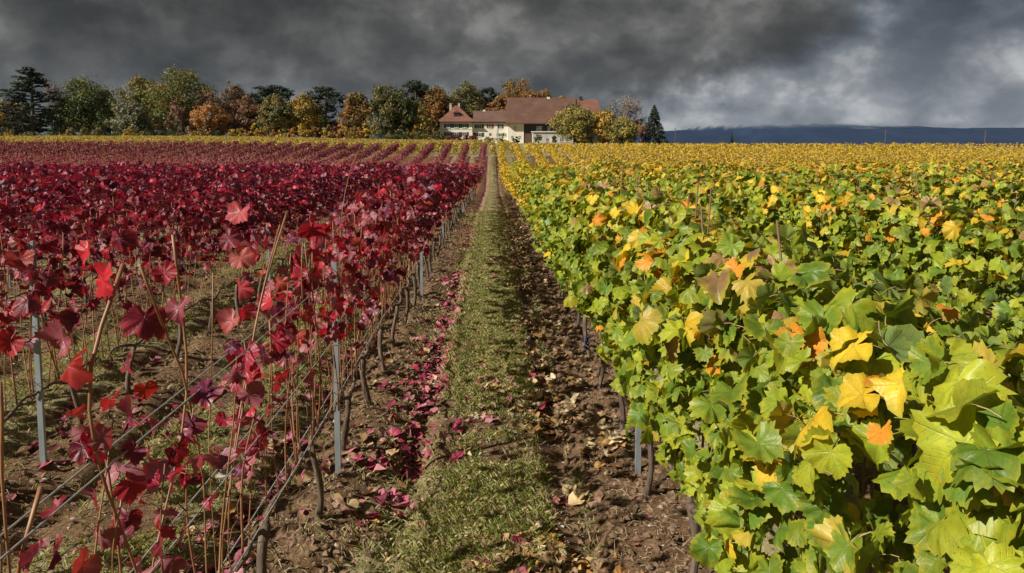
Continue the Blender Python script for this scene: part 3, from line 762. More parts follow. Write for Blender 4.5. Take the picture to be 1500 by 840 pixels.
for ri, X in ((0, RX[0]), (1, RX[1]), (2, RX[2])):
    for z, nm in hn.items():
        for s in (-1, 1):
            wire(X, z, s*.03, -1.0, 88, f"{nm} {'left' if s < 0 else 'right'} wire of the {nth(ri)} red row left of the path", .0030)
for ri, X in ((0, GX[0]), (1, GX[1])):
    for z, nm in hn.items():
        wire(X, z+.12, -.03, -1.0, 88, f"{nm} wire running through the {nth(ri)} row right of the path", .0028)

# ------------------------------------------------------------------ fallen leaves, stones, clods, grass, straw
def lay_frames(k, r, tilt=.24):
    n = np.array([0, 0, 1.0])+tilt*r.standard_normal((k, 3)); n[:, 2] = np.abs(n[:, 2])*np.where(r.random(k) < .3, -1, 1)
    return frames(n, r.standard_normal((k, 3)))
r = np.random.default_rng(31)
def fallen_xy(red, n):
    y = 2.5+r.random(n)**1.6*(26 if red else 24)
    if not red: y = np.where(r.random(n) < .3, 3.0+2.6*r.random(n), y)
    if red:
        u = r.random(n)
        x = np.where(u < .36, r.normal(-.60, .085, n), np.where(u < .56, r.normal(-1.55, .14, n), np.where(u < .74, r.uniform(-1.05, .5, n), r.uniform(-6.5, -1.1, n))))
    else:
        u = r.random(n); x = np.where(u < .42, r.normal(.50, .15, n), np.where(u < .85, r.uniform(-.2, .95, n), r.uniform(-2.2, .9, n)))
    ok = (x/y > -.72) & (x/y < .74) & (fbm(x*1.9+7, y*1.3, 3, 66) > .40+.14*r.random(n)); return x[ok], y[ok]
PF_R = np.array([(.34, .035, .085), (.26, .02, .06), (.40, .10, .15), (.16, .014, .04), (.42, .19, .20)])
PF_Y = np.array([(.46, .34, .17), (.36, .24, .12), (.52, .42, .26), (.44, .24, .07), (.24, .13, .06)])
for red in (True, False):
    x, y = fallen_xy(red, 5000 if red else 4600); o_ = np.argsort(y); x, y = x[o_], y[o_]; k = len(x)
    fr = lay_frames(k, r); sc = .058*(.5+.7*r.random(k)); z = gz(x, y)+.012+.012*r.random(k)
    cc = (PF_R if red else PF_Y)[r.integers(0, 5, k)]*(.7+.5*r.random((k, 1))); P = np.column_stack([x, y, z])
    for i in range(300):
        o = obj('crimson_leaf' if red else 'tan_leaf', hi_dry[r.integers(6)])
        f3 = fr[i]*sc[i]; o.matrix_basis = Matrix([[*f3[0], P[i][0]], [*f3[1], P[i][1]], [*f3[2], P[i][2]], [0, 0, 0, 1]])
        o.color = (*[float(q) for q in cc[i]], 1)
        tag(o, 'fallen crimson vine leaf lying on the soil near the camera' if red else 'withered tan vine leaf lying on the soil near the camera', 'leaf',
            'fallen crimson leaves' if red else 'withered tan leaves')
    DM = [(a, b_) for a, b_, _, _ in [leaf_template(14, 90+i, 1, .05, 1.0, False) for i in range(4)]]
    tag(obj('leaf_litter', leaf_mass('leaf_litter', DM, P[300:], fr[300:], sc[300:], cc[300:], M['leaf_dry_mass'], r)),
        'crimson leaf litter strewn along the red rows' if red else 'tan leaf litter strewn along the right side of the path', 'litter', kind='stuff')
def lumps(n, xr, yr, s0, s1, mat, name, seed, flat=.6, xf=None):
    r = np.random.default_rng(seed); x = r.uniform(*xr, n) if xf is None else xf(r, n); y = yr[0]+(yr[1]-yr[0])*r.random(n)**1.7
    ok = (x/y > -.72) & (x/y < .74); x, y = x[ok], y[ok]; n = len(x)
    ico = np.array([(0, 0, 1), (.9, 0, .3), (.28, .85, .35), (-.72, .53, .25), (-.72, -.53, .35), (.28, -.85, .3), (.6, .6, -.5), (-.5, .5, -.5), (-.1, -.8, -.5)])
    fc = np.array([(0, 1, 2), (0, 2, 3), (0, 3, 4), (0, 4, 5), (0, 5, 1), (1, 6, 2), (2, 6, 7), (2, 7, 3), (3, 7, 4), (4, 7, 8), (4, 8, 5), (5, 8, 1), (1, 8, 6)])
    s = s0+(s1-s0)*r.random(n)**3
    v = ico[None]*(1+.25*r.standard_normal((n, 9, 1)))*s[:, None, None]; v[..., 2] *= flat
    a = r.uniform(0, 6.28, n); ca, sa = np.cos(a)[:, None], np.sin(a)[:, None]
    v = np.stack([v[..., 0]*ca-v[..., 1]*sa, v[..., 0]*sa+v[..., 1]*ca, v[..., 2]], -1)
    v += np.column_stack([x, y, gz(x, y)])[:, None]
    f = (fc[None]+(np.arange(n)*9)[:, None, None]).reshape(-1, 3)
    return mesh(name, v.reshape(-1, 3), f, [mat], smooth_=False)
def soilx(r, n):
    rows = np.array([RX[0], RX[0], GX[0], GX[0], RX[1], RX[2], RX[3]]); return rows[r.integers(0, len(rows), n)]+r.normal(0, .27, n)
tag(obj('soil_clods', lumps(30000, None, (2.3, 22), .004, .034, M['clod'], 'soil_clods', 3, .7, soilx)), 'loose brown clods of tilled soil along the vine rows', 'soil', kind='stuff')
tag(obj('pebbles', lumps(3200, (-5, 1.3), (2.3, 16), .004, .020, M['stone'], 'pebbles', 4)), 'small pale pebbles scattered over the soil', 'pebbles', kind='stuff')
import bmesh
def stone_mesh(seed):
    rr = random.Random(seed); bm = bmesh.new(); bmesh.ops.create_icosphere(bm, subdivisions=2, radius=1)
    for v in bm.verts:
        c = v.co; k = 1+.22*math.sin(3*c.x+seed)+.15*math.sin(4*c.y+seed*2)+rr.uniform(-.07, .07); v.co = Vector((c.x*k, c.y*k*.8, c.z*k*.45))
    m = bpy.data.meshes.new('stone'); bm.to_mesh(m); bm.free(); m.materials.append(M['stone']); return m
STN = [stone_mesh(i) for i in range(5)]
for i in range(44):
    y = 2.6+r.random()**1.3*6.5; x = float(r.choice([RX[0]+.3, GX[0]-.35, -.2, RX[0]-.5, .35]))+r.normal(0, .16)
    o = obj('stone', STN[i % 5]); s = .014+.022*r.random(); o.scale = (s, s, s); o.rotation_euler = (r.normal(0, .2), r.normal(0, .2), r.uniform(0, 6))
    o.location = (x, y, float(gz(x, y))+s*.15); tag(o, 'small pale stone half sunk in the tilled soil', 'stone', 'pale stones in the soil')
# the broad pale slab under the near red vines
zz_ = .12; v_ = ray(342, 672); q_ = np.array([0, 0, CAMZ])+v_*((CAMZ-zz_)/-v_[2])
o = obj('flat_stone', STN[2]); o.scale = (.15, .085, .05); o.location = (q_[0], q_[1], float(gz(q_[0], q_[1]))+.02); o.rotation_euler.z = .3
tag(o, 'broad flat pale stone on the soil below the near red vines', 'stone')
def grass_mesh(n, seed):
    r = np.random.default_rng(seed); y = 2.3+r.random(n)**1.35*26
    al = r.random(n); x = np.where(al < .55, r.normal(-.04, .31, n), np.where(al < .8, -2.1+r.normal(0, .33, n), np.where(al < .93, -4.2+r.normal(0, .4, n), r.uniform(-9, -1, n))))
    n_all = n; ok = (x/y > -.72) & (x/y < .3) & (x < .62); x, y = x[ok], y[ok]
    dens = gpatch(x, y); dens2 = 0*x
    k_ = (dens > .70+.32*r.random(n_all)[ok]+.10*smooth(4.4, 3.2, y)*(np.abs(x) < .9)) & (np.abs(x-.44) > .07); x, y, dn = x[k_], y[k_], dens[k_]; n = len(x)
    z = gz(x, y)-.004; a = r.uniform(0, 6.28, n); h = (.015+.04*r.random(n))*(1+y*.015); w = (.0014+.0009*r.random(n))*(1+y*.09); ln = h*(.4+.9*r.random(n)); b_ = r.uniform(0, 6.28, n)
    p = np.column_stack([x, y, z]); d = np.column_stack([np.cos(a), np.sin(a), 0*a])*w[:, None]; e_ = np.column_stack([np.cos(b_), np.sin(b_), 0*b_])
    v = np.stack([p-d, p+d, p+e_*ln[:, None]*.4+np.array([0, 0, 1])*h[:, None]*.7, p+e_*ln[:, None]+np.array([0, 0, 1])*h[:, None]], 1)
    f = (np.array([(0, 1, 2), (2, 1, 3)])[None]+(np.arange(n)*4)[:, None, None]).reshape(-1, 3)
    pal = np.array([(.15, .20, .04), (.19, .24, .055), (.28, .27, .09), (.44, .37, .21), (.12, .16, .035)])
    c = pal[r.choice(5, n, p=[.22, .18, .22, .30, .08])]*(.85+.6*r.random((n, 1)))
    return mesh('grass', v.reshape(-1, 3), f, [M['grass']], cols=np.repeat(c, 4, 0))
tag(obj('grass', grass_mesh(300000, 8)), 'short green grass growing down the middle of the path and between the red rows', 'grass', kind='stuff')
def straw_mesh(n, seed):
    r = np.random.default_rng(seed); y = 2.4+r.random(n)**1.5*18; x = np.where(r.random(n) < .6, soilx(r, n), r.uniform(-5, .9, n))
    ok = (x/y > -.72) & (x/y < .5); x, y = x[ok], y[ok]; n = len(x)
    z = gz(x, y)+.008+.01*r.random(n); a = r.uniform(0, 6.28, n); l = .02+.09*r.random(n)**2; w = .0012+.001*r.random(n)
    d = np.column_stack([np.cos(a), np.sin(a), r.normal(0, .25, n)])*l[:, None]; s = np.column_stack([-np.sin(a), np.cos(a), 0*a])*w[:, None]; p = np.column_stack([x, y, z])
    m_ = p+d*.5+np.column_stack([0*a, 0*a, .15*l]); up = np.column_stack([0*a, 0*a, w])
    v = np.stack([p-s, p+s, m_+s, m_-s, p+d, m_+up], 1)
    f = (np.array([(0, 1, 5), (1, 2, 5), (0, 5, 3), (3, 5, 4), (5, 2, 4)])[None]+(np.arange(n)*6)[:, None, None]).reshape(-1, 3)
    return mesh('straw', v.reshape(-1, 3), f, [M['straw']])
tag(obj('straw', straw_mesh(14000, 9)), 'dry straw and twig bits littering the tilled soil', 'straw', kind='stuff')
def bits():
    r = np.random.default_rng(63); n = 15000; y = 2.3+r.random(n)**1.4*20; x = np.where(r.random(n) < .6, r.uniform(-.9, .95, n), r.uniform(-6, -.9, n))
    ok = (x/y > -.72) & (x/y < .6); x, y = x[ok], y[ok]; n = len(x)
    pal = np.array([(.36, .26, .15), (.24, .15, .08), (.14, .085, .05), (.46, .36, .22), (.28, .06, .07)])
    return leaf_mass('leaf_bits', FART, np.column_stack([x, y, gz(x, y)+.014]), lay_frames(n, r, .5), .006+.018*r.random(n)**2, pal[r.choice(5, n, p=[.3, .28, .22, .12, .08])]*(.6+.6*r.random((n, 1))), M['leaf_dry_mass'], r)
tag(obj('leaf_bits', bits()), 'crumbled brown bits of dead leaves scattered over path and soil', 'litter', kind='stuff')
# one bunch of dark grapes hanging at the edge of the green row
gq = atX(859, 492, GX[0]-.27); mb = MB(); rr_ = np.random.default_rng(2)
def ball(c, rad):
    n_ = 6; vs = [(0, 0, 1)]+[(math.sin(p)*math.cos(a), math.sin(p)*math.sin(a), math.cos(p)) for p in (1.05, 2.1) for a in np.arange(n_)*math.pi*2/n_]+[(0, 0, -1)]
    f = [(0, 1+j, 1+(j+1) % n_) for j in range(n_)]+[t for j in range(n_) for t in ((1+j, 7+j, 7+(j+1) % n_), (1+j, 7+(j+1) % n_, 1+(j+1) % n_))]+[(13, 7+(j+1) % n_, 7+j) for j in range(n_)]
    return np.array(vs)*rad+c, np.array(f)
for i in range(46):
    z = rr_.random(); mb.add(*ball(np.array([rr_.normal(0, .018*(1-z*.6)), rr_.normal(0, .018*(1-z*.6)), -.11*z]), .0085))
tgt = min([o for o in C.objects if o.name.startswith('green_grapevine') and abs(o.location.x-GX[0]) < .1], key=lambda o: abs(o.location.y-gq[1]))
g_ = obj('grape_bunch', mb.mesh('grape_bunch', [M['grape']], True), tgt); g_.location = Vector(gq)-tgt.location; g_['label'] = 'dark blue grape bunch'

# ------------------------------------------------------------------ trees
def pal(*c): return np.array(c)
P_T = {'woodgreen': pal((.085, .10, .024), (.12, .125, .03), (.06, .08, .02), (.19, .15, .035)),
       'walnut': pal((.20, .16, .12), (.24, .19, .14)), 'olivegold': pal((.20, .17, .04), (.15, .14, .04), (.26, .20, .045), (.11, .11, .035)),
       'green': pal((.05, .075, .020), (.08, .10, .025), (.035, .055, .015), (.12, .11, .03)),
       'olive': pal((.10, .10, .035), (.13, .12, .045), (.07, .08, .025), (.17, .13, .04)),
       'grey': pal((.13, .14, .09), (.18, .18, .12), (.09, .10, .055)),
       'dark': pal((.018, .030, .018), (.030, .045, .025), (.012, .020, .013)),
       'gold': pal((.26, .18, .03), (.20, .15, .035), (.32, .20, .035), (.14, .12, .03)),
       'orange': pal((.28, .13, .035), (.20, .10, .035), (.34, .17, .04), (.15, .09, .04)),
       'russet': pal((.17, .095, .055), (.13, .075, .045), (.21, .12, .06)),
       'brown': pal((.19, .10, .03), (.13, .085, .025), (.24, .12, .03), (.09, .08, .025)),
       'yellow': pal((.34, .26, .035), (.26, .21, .04), (.40, .26, .03), (.20, .18, .04))}
def quads(P, n, size, r):
    k = len(P); t = r.standard_normal((k, 3)); fr = frames(n, t); s = size*(.6+.8*r.random(k))
    tv = np.array([(-.5, 0, 0), (0, -.75, .12), (.5, 0, 0), (0, .75, .12)])
    v = np.einsum('kij,nj->kni', fr*s[:, None, None], tv)+P[:, None]
    f = (np.array([(0, 1, 2), (0, 2, 3)])[None]+(np.arange(k)*4)[:, None, None]).reshape(-1, 3)
    return v.reshape(-1, 3), f
def limb(mb, a, b_, r0, r1, r, wob=.08, n=5, k=5):
    t = np.linspace(0, 1, n)[:, None]; a, b_ = np.array(a, float), np.array(b_, float); d = np.linalg.norm(b_-a)
    p = a+(b_-a)*t+r.standard_normal((n, 3))*wob*d*np.sin(t*math.pi)*.4; mb.tube(p, np.linspace(r0, r1, n), k); return p
def make_tree(px, top, wpx, Y, kind, shape, label, cat='tree', name='tree', dens=1.0, botpx=None, group='trees behind the vineyard'):
    r = np.random.default_rng(int(px*7+top*3)); c = atY(px, 200, Y); X = c[0]; z0 = float(zt(X, Y))
    H = atY(px, top, Y)[2]-z0; Wd = wpx*Y/FPX; rx = Wd/2
    e = empty(name, (X, Y, z0), label, cat, group); pl = P_T[kind]; mb = MB(); P, Nn, Cc = [], [], []; q = .38
    def clump(cn, rad, n, hue, flat=.8, up=.25):
        d = unit(r.standard_normal((n, 3))); rr = rad*r.random((n, 1))**.45*(1+.25*r.standard_normal((n, 1)))
        p = d*rr*np.array([1, 1, flat])+cn; P.append(p); Nn.append(d+np.array([0, 0, up])+.5*r.standard_normal((n, 3)))
        Cc.append(hue*(.88+.3*r.random((n, 1)))*(1.42 if kind in ('gold', 'orange', 'yellow', 'olivegold', 'brown') else 1.38))
    if shape in ('round', 'tall', 'poplar'):
        zb = H*(.04 if shape == 'round' else .02); hc = (H-zb)/2; cz = zb+hc
        limb(mb, (0, 0, -.3), (0, 0, H*.55), rx*.07+.12, .12, r, .03, 6, 7)
        K = int(150*dens)
        for i in range(K):
            d = unit(r.standard_normal(3)); rr = r.random()**.38
            lump_ = 1+.16*math.sin(3*math.atan2(d[1], d[0])+px)+.12*math.sin(5*d[2]+px)
            c3 = np.array([d[0]*rx*rr*.92*lump_, d[1]*rx*rr*.85*lump_, cz+d[2]*hc*rr*.92])
            if shape == 'round': c3[:2] *= (1-.25*max(0, (c3[2]-cz)/hc)); 
            if c3[2] < H*.12 and r.random() < .3: continue
            hue = pl[r.integers(len(pl))]*r.uniform(.8, 1.2); rad = rx*r.uniform(.17, .34) if shape != 'poplar' else rx*.3
            clump(c3, max(rad, .6), int(78*dens**.5), hue)
            if i % 4 == 0: limb(mb, (0, 0, r.uniform(.2, .5)*H), c3, .14, .04, r, .15, 4, 4)
    elif shape == 'pine':
        limb(mb, (0, 0, -.3), (rx*.1, 0, H*.93), .38, .14, r, .02, 7, 7)
        for i in range(int(44*dens)):
            z = H*(.40+.58*r.random()**.75); a = r.uniform(0, 6.28); reach = rx*(1.0-.75*max(0, (z/H-.8)/.2))*r.uniform(.3, 1)
            c3 = np.array([math.cos(a)*reach, math.sin(a)*reach, z]); limb(mb, (0, 0, z-.6), c3, .12, .05, r, .1, 4, 4)
            for _ in range(3): clump(c3+r.normal(0, .7, 3)*np.array([1, 1, .4]), 1.3, 30, pl[r.integers(len(pl))], .45, .6)
    elif shape == 'cedar':
        limb(mb, (0, 0, -.3), (rx*.06, 0, H*.97), .8, .2, r, .02, 8, 8); q = .45
        for i in range(17):
            z = H*(.10+.88*i/16); env = rx*min(1.0, (1.06-(z/H)**2.6)); 
            for _ in range(5):
                a = r.uniform(0, 6.28); reach = env*r.uniform(.55, 1.0); tip = np.array([math.cos(a)*reach, math.sin(a)*reach, z+r.uniform(-.4, .9)])
                limb(mb, (0, 0, z-.5), tip, .18, .05, r, .06, 4, 4)
                for s in np.linspace(.3, 1, 6): clump(np.array([tip[0]*s, tip[1]*s, z+(tip[2]-z)*s+.15])+r.normal(0, .25, 3), 1.25*(.6+.5*s), 20, pl[r.integers(len(pl))]*r.uniform(.8, 1.4), .22, 1.2)
    elif shape == 'spruce':
        limb(mb, (0, 0, -.3), (0, 0, H*.98), .25, .04, r, .01, 6, 6); q = .30
        for i in range(24):
            f = i/23; z = H*(.05+.93*f); reach = rx*(1-f)**.85+.12
            for a in r.uniform(0, 6.28, 8 if f < .8 else 5):
                rr = reach*r.uniform(.75, 1.1); tip = np.array([math.cos(a)*rr, math.sin(a)*rr, z-rr*.28])
                limb(mb, (0, 0, z), tip, .05, .015, r, .04, 3, 3)
                for s in (.35, .6, .85, 1.0): clump(np.array([tip[0]*s, tip[1]*s, z+(tip[2]-z)*s]), .28+.18*(1-f), 9, pl[r.integers(len(pl))], .5, .3)
    elif shape in ('bare', 'sparse'):
        def grow(p, d, l, rad, lev):
            b_ = p+d*l; pp = limb(mb, p, b_, max(rad, .07), max(rad*.62, .055), r, .12, 4, 5 if lev < 3 else 3)
            if lev >= 6:
                if shape == 'sparse' or r.random() < .22: clump(b_, .6, 7 if shape == 'sparse' else 4, pl[r.integers(len(pl))])
                return
            for _ in range(3 if lev < 2 else (2 if lev < 3 else 3)):
                nd = unit(d+r.normal(0, .52, 3)+np.array([0, 0, .10])); grow(pp[-1] if r.random() < .6 else pp[2], nd, l*r.uniform(.68, .84), rad*.64, lev+1)
        l0 = H*.26; grow(np.array([0, 0, 0.]), np.array([0, 0, 1.]), l0, .3, 0); q = .3
    elif shape == 'bush':
        for i in range(int(30*dens)):
            d = unit(r.standard_normal(3)); rr = r.random()**.4; c3 = np.array([d[0]*rx*.8*rr, d[1]*rx*.8*rr, H*(.5+.42*d[2]*rr)])
            clump(c3, max(rx*.3, .3), 26, pl[r.integers(len(pl))]*r.uniform(.8, 1.2))
        limb(mb, (0, 0, -.2), (0, 0, H*.6), .09, .04, r, .05); q = .26
    P = np.vstack(P); Nn = np.vstack(Nn); Cc = np.vstack(Cc)
    if shape in ('bare', 'sparse'):   # fit the skeleton to its measured height
        zmax = max(v[:, 2].max() for v in mb.v); k = H/zmax; sx = min(2.2, rx/np.percentile(np.abs(np.vstack(mb.v)[:, 0]), 98))
        mb.v = [v*np.array([sx, sx, k]) for v in mb.v]; P = P*np.array([sx, sx, k])
    keep = P[:, 2] > .1; P, Nn, Cc = P[keep], Nn[keep], Cc[keep]
    v, f = quads(P, Nn, q, r)
    obj('trunk', mb.mesh('tree_trunk', [M['walnut_bark' if shape == 'bare' else 'treebark']], True), e)
    obj('crown', mesh('tree_crown', v, f, [M['foliage']], cols=np.repeat(Cc, 4, 0)), e)
    return e
T = [
 (6, 148, 50, 236, 'gold', 'round', 'small olive gold tree at the far left, left of the cedar'),
 (48, 102, 105, 232, 'dark', 'cedar', 'large dark cedar with flat layered boughs at the far left'),
 (88, 118, 26, 246, 'russet', 'bare', 'thin bare tree showing behind the cedar'),
 (130, 112, 76, 238, 'green', 'round', 'broad dark green tree just right of the cedar'),
 (158, 132, 30, 250, 'dark', 'tall', 'dark narrow tree behind the broad green tree'),
 (204, 110, 70, 240, 'woodgreen', 'round', 'olive green tree left of the tallest tree'),
 (192, 146, 50, 226, 'grey', 'round', 'silvery grey green tree in front of the olive tree'),
 (264, 94, 84, 236, 'woodgreen', 'round', 'tallest green broadleaf tree in the left group'),
 (268, 148, 40, 226, 'russet', 'sparse', 'thin russet tree below the tallest green tree'),
 (322, 117, 46, 232, 'russet', 'sparse', 'tall sparse russet tree right of the tallest green tree'),
 (308, 152, 50, 226, 'orange', 'round', 'low orange tree beneath the sparse russet tree'),
 (352, 127, 40, 252, 'dark', 'pine', 'dark pine behind the russet trees, leftmost of three'),
 (384, 128, 40, 252, 'dark', 'pine', 'dark pine behind the russet trees, middle one of three'),
 (408, 125, 44, 252, 'dark', 'pine', 'dark pine behind the russet trees, rightmost of three'),
 (362, 140, 40, 232, 'russet', 'round', 'rounded russet brown tree in front of the dark pines'),
 (404, 134, 44, 230, 'olive', 'round', 'olive tinged tree in front of the rightmost dark pine'),
 (446, 138, 48, 234, 'gold', 'round', 'golden tree beside the spreading dark pine'),
 (477, 128, 52, 238, 'dark', 'pine', 'spreading dark pine standing before the gap in the trees'),
 (524, 134, 46, 232, 'brown', 'round', 'brown gold tree just right of the gap in the trees'),
 (567, 120, 50, 234, 'olive', 'tall', 'tall olive grey tree left of the farmhouse'),
 (552, 160, 34, 224, 'grey', 'bush', 'grey green shrub at the foot of the tall olive tree'),
 (608, 118, 44, 250, 'dark', 'pine', 'high dark pine above the woods left of the farmhouse'),
 (598, 142, 40, 236, 'green', 'tall', 'green tree between the olive tree and the russet tree'),
 (636, 124, 54, 250, 'brown', 'round', 'brown autumn tree behind the tower house'),
 (612, 160, 36, 236, 'gold', 'round', 'gold green tree at the left edge of the tower house'),
 (682, 118, 58, 262, 'olive', 'round', 'yellow green tree rising behind the tower roof'),
 (716, 122, 30, 266, 'dark', 'tall', 'dark green conifer behind the middle wing'),
 (724, 146, 40, 262, 'orange', 'round', 'low orange tree behind the middle wing roof'),
 (757, 110, 66, 268, 'brown', 'round', 'big rust coloured tree rising behind the barn roof'),
 (796, 131, 34, 270, 'brown', 'round', 'smaller rust coloured tree behind the barn roof'),
 (824, 133, 17, 270, 'gold', 'poplar', 'narrow golden tree above the barn ridge'),
 (834, 141, 8, 270, 'dark', 'poplar', 'narrow dark conifer above the barn ridge'),
 (842, 151, 62, 226, 'olivegold', 'round', 'broad olive gold tree in front of the barn'),
 (884, 158, 36, 224, 'gold', 'round', 'gold tree in front of the right end of the barn'),
 (910, 172, 48, 222, 'olivegold', 'round', 'low yellow green tree under the bare walnut tree'),
 (913, 136, 60, 238, 'walnut', 'bare', 'large leafless tree with rounded crown right of the barn'),
 (940, 176, 28, 232, 'russet', 'sparse', 'thin pinkish brown bush left of the spruce'),
 (958, 154, 38, 230, 'dark', 'spruce', 'dark pointed spruce standing alone right of the farm'),
 (1072, 194, 11, 420, 'dark', 'spruce', 'tiny dark conifer on the skyline right of the farm')]
for i_, (px, top, w, kind) in enumerate([(26, 150, 60, 'dark'), (96, 140, 44, 'green'), (160, 146, 50, 'green'), (236, 134, 50, 'green'), (292, 138, 44, 'dark'), (340, 146, 44, 'russet'), (380, 150, 46, 'green'), (424, 148, 40, 'brown'), (460, 156, 40, 'green'),
        (492, 176, 40, 'russet'), (540, 150, 40, 'green'), (584, 138, 46, 'green'), (620, 132, 46, 'brown'), (650, 130, 44, 'olive'), (664, 146, 44, 'green'), (702, 136, 40, 'green'), (738, 132, 34, 'brown'), (776, 128, 40, 'brown')]):
    T.append((px, top, w, 256+3*(i_ % 4), kind, 'round', f"{ {'dark': 'dark', 'green': 'green', 'russet': 'russet', 'brown': 'brown', 'olive': 'olive'}[kind]} tree filling the back of the wood, {nth(i_)} of those from the left"))
for px, top, w, Y, kind, shape, lab in T: make_tree(px, top, w*1.12, Y, kind, shape, lab, dens=1.15 if w > 40 else .85)
# clipped round shrubs and the garden shrubs before the trees
for i, px in enumerate((105, 124, 143, 188)):
    make_tree(px, 185, 17 if i < 3 else 21, 212, 'olive' if i < 3 else 'gold', 'bush', f"{['leftmost', 'second', 'third', 'rightmost'][i]} of the four clipped round shrubs below the left trees", 'shrub', 'round_shrub', 1.3, group='clipped round shrubs')
r_ = np.random.default_rng(91)
for i, px in enumerate(list(range(-8, 340, 22))):
    make_tree(px+r_.uniform(-5, 5), 190+r_.uniform(-2, 4), 27, 222, ('green', 'gold', 'olive', 'dark')[i % 4], 'bush', f"low {('green', 'golden', 'olive', 'dark')[i % 4]} shrub in the left hedge line, {nth(i)} from the left", 'shrub', 'shrub', .6, group='shrubs along the left hedge line')
for i, px in enumerate(range(340, 560, 11)):
    make_tree(px+r_.uniform(-3, 3), 181+r_.uniform(-3, 6), 15, 212, ('yellow', 'gold', 'orange')[i % 3], 'bush', f"{('bright yellow', 'golden', 'orange')[i % 3]} shrub below the wood, {nth(i)} from the left of its line", 'shrub', 'autumn_shrub', .5, group='autumn shrubs below the wood')
for i, px in enumerate(list(range(556, 642, 14))):
    make_tree(px, 186+r_.uniform(-3, 5), 20, 222, ('green', 'olive')[i % 2], 'bush', f"{('dark green', 'olive')[i % 2]} shrub left of the tower house, {nth(i)} in line", 'shrub', 'garden_shrub', .6, group='garden shrubs left of the house')
for i, (px, tp, w, kd, nm) in enumerate(((716, 199, 16, 'green', 'low green shrub before the middle wing windows'), (735, 200, 14, 'green', 'low green shrub below the end of the middle wing'), (756, 199, 12, 'dark', 'dark shrub at the white end wall of the barn'), (788, 196, 14, 'green', 'green shrub in front of the low white annex'), (812, 197, 9, 'green', 'small green shrub beside the annex door'), (866, 198, 14, 'grey', 'grey shrub below the gold tree'), (895, 196, 24, 'russet', 'brown shrub right of the gold tree'))):
    make_tree(px, tp, w, 226 if px < 760 else 224, kd, 'bush', nm, 'shrub', 'garden_shrub', .6, group='shrubs at the foot of the farm')
for i, px in enumerate((644, 654, 664, 674, 684, 692)):
    P_T['redhedge'] = pal((.10, .012, .022), (.15, .02, .03), (.06, .01, .02))
    make_tree(px, 196, 14, 232, 'redhedge', 'bush', f"dark red creeper shrub before the tower house, {nth(i)} from the left", 'shrub', 'red_shrub', .7, group='red shrubs before the tower house')

# ------------------------------------------------------------------ farm
HY = 240.0; U = HY/FPX
def hx(px): return float(atY(px, 200, HY)[0])
def hz(py): return float(atY(740, py, HY)[2])
def part(name, mb, mats, parent, loc=(0, 0, 0), sm=False):
    return obj(name, mb.mesh(name, mats, sm), parent, loc)
def window(parent, cx, zb, w, h, yf, shutters=True, smat='shutter', red=False):
    """frame with two panes and a mullion; shutters folded back on the wall"""
    mb = MB(); t = .09
    mb.box(-w/2, -w/2+t, -.07, .0, 0, h); mb.box(w/2-t, w/2, -.07, .0, 0, h)
    mb.box(-w/2+t, w/2-t, -.07, .0, 0, t); mb.box(-w/2+t, w/2-t, -.07, .0, h-t, h); mb.box(-.04, .04, -.06, .0, t, h-t); mb.box(-w/2+t, -.04, -.055, -.0, h*.5-.03, h*.5+.03); mb.box(.04, w/2-t, -.055, 0, h*.5-.03, h*.5+.03)
    mb.box(-w/2-.1, w/2+.1, -.14, -.0, -.12, -.002)
    f = part('window', mb, [M['frame']], parent, (cx, yf, zb))
    for s in (-1, 1):
        g = MB(); g.box(min(s*.04, s*(w/2-t)), max(s*.04, s*(w/2-t)), -.03, -.01, t, h-t); part('pane', g, [M['glass']], f)
    if shutters:
        for s in (-1, 1):
            g = MB(); a, b_ = s*(w/2+.02), s*(w/2+.02+w*.5); g.box(min(a, b_), max(a, b_), -.05, -.005, -.03, h+.03)
            for i in range(6): g.box(min(a, b_)+.05, max(a, b_)-.05, -.07, -.05, .08+i*(h-.1)/6, .08+(i+.55)*(h-.1)/6)
            part('shutter', g, [M[smat]], f)
    return f
# tower house
tx0, tx1 = hx(644.5), hx(692); tc_ = (tx0+tx1)/2; tw = tx1-tx0; ez = hz(178)
e = empty('tower_house', (tc_, HY, float(zt(tc_, HY))), 'cream tower house with red pyramid roof at the left end of the farm', 'house')
z0 = e.location.z
mb = MB(); mb.box(-tw/2, tw/2, 0, tw, -.5, ez-z0); part('wall', mb, [M['plaster']], e)
mb = MB(); mb.box(-tw/2-.03, tw/2+.03, -.05, -.002, hz(190.2)-z0, hz(189.2)-z0); part('string_course', mb, [M['white']], e)
mb = MB(); o_ = 1.1; za = ez-z0; zp = hz(154.5)-z0
ring = lambda hw, z, cy: [(-hw, cy-hw, z), (hw, cy-hw, z), (hw, cy+hw, z), (-hw, cy+hw, z)]
v = ring(tw/2+o_, za, tw/2)+ring(tw/2-1.0, za+1.45, tw/2)+ring(.45, zp, tw/2)+ring(tw/2+o_, za-.18, tw/2)
f = [(i, (i+1) % 4, 4+(i+1) % 4, 4+i) for i in range(4)]+[(4+i, 4+(i+1) % 4, 8+(i+1) % 4, 8+i) for i in range(4)]+[(8, 9, 10, 11)]+[(12+i, 12+(i+1) % 4, (i+1) % 4, i) for i in range(4)]+[(15, 14, 13, 12)]
mb.add(v, f); rf = part('roof', mb, [M['roof_red']], e)
d_ = MB(); d_.box(-.95, .95, 1.0, 3.4, 0, 1.25); dm = part('dormer', d_, [M['timber_brown']], rf, (.1, 0, za+1.55))
d_ = MB(); v = [(-1.25, .7, 1.2), (1.25, .7, 1.2), (0, .7, 2.0), (-1.25, 3.8, 1.2), (1.25, 3.8, 1.2), (0, 3.8, 2.0)]
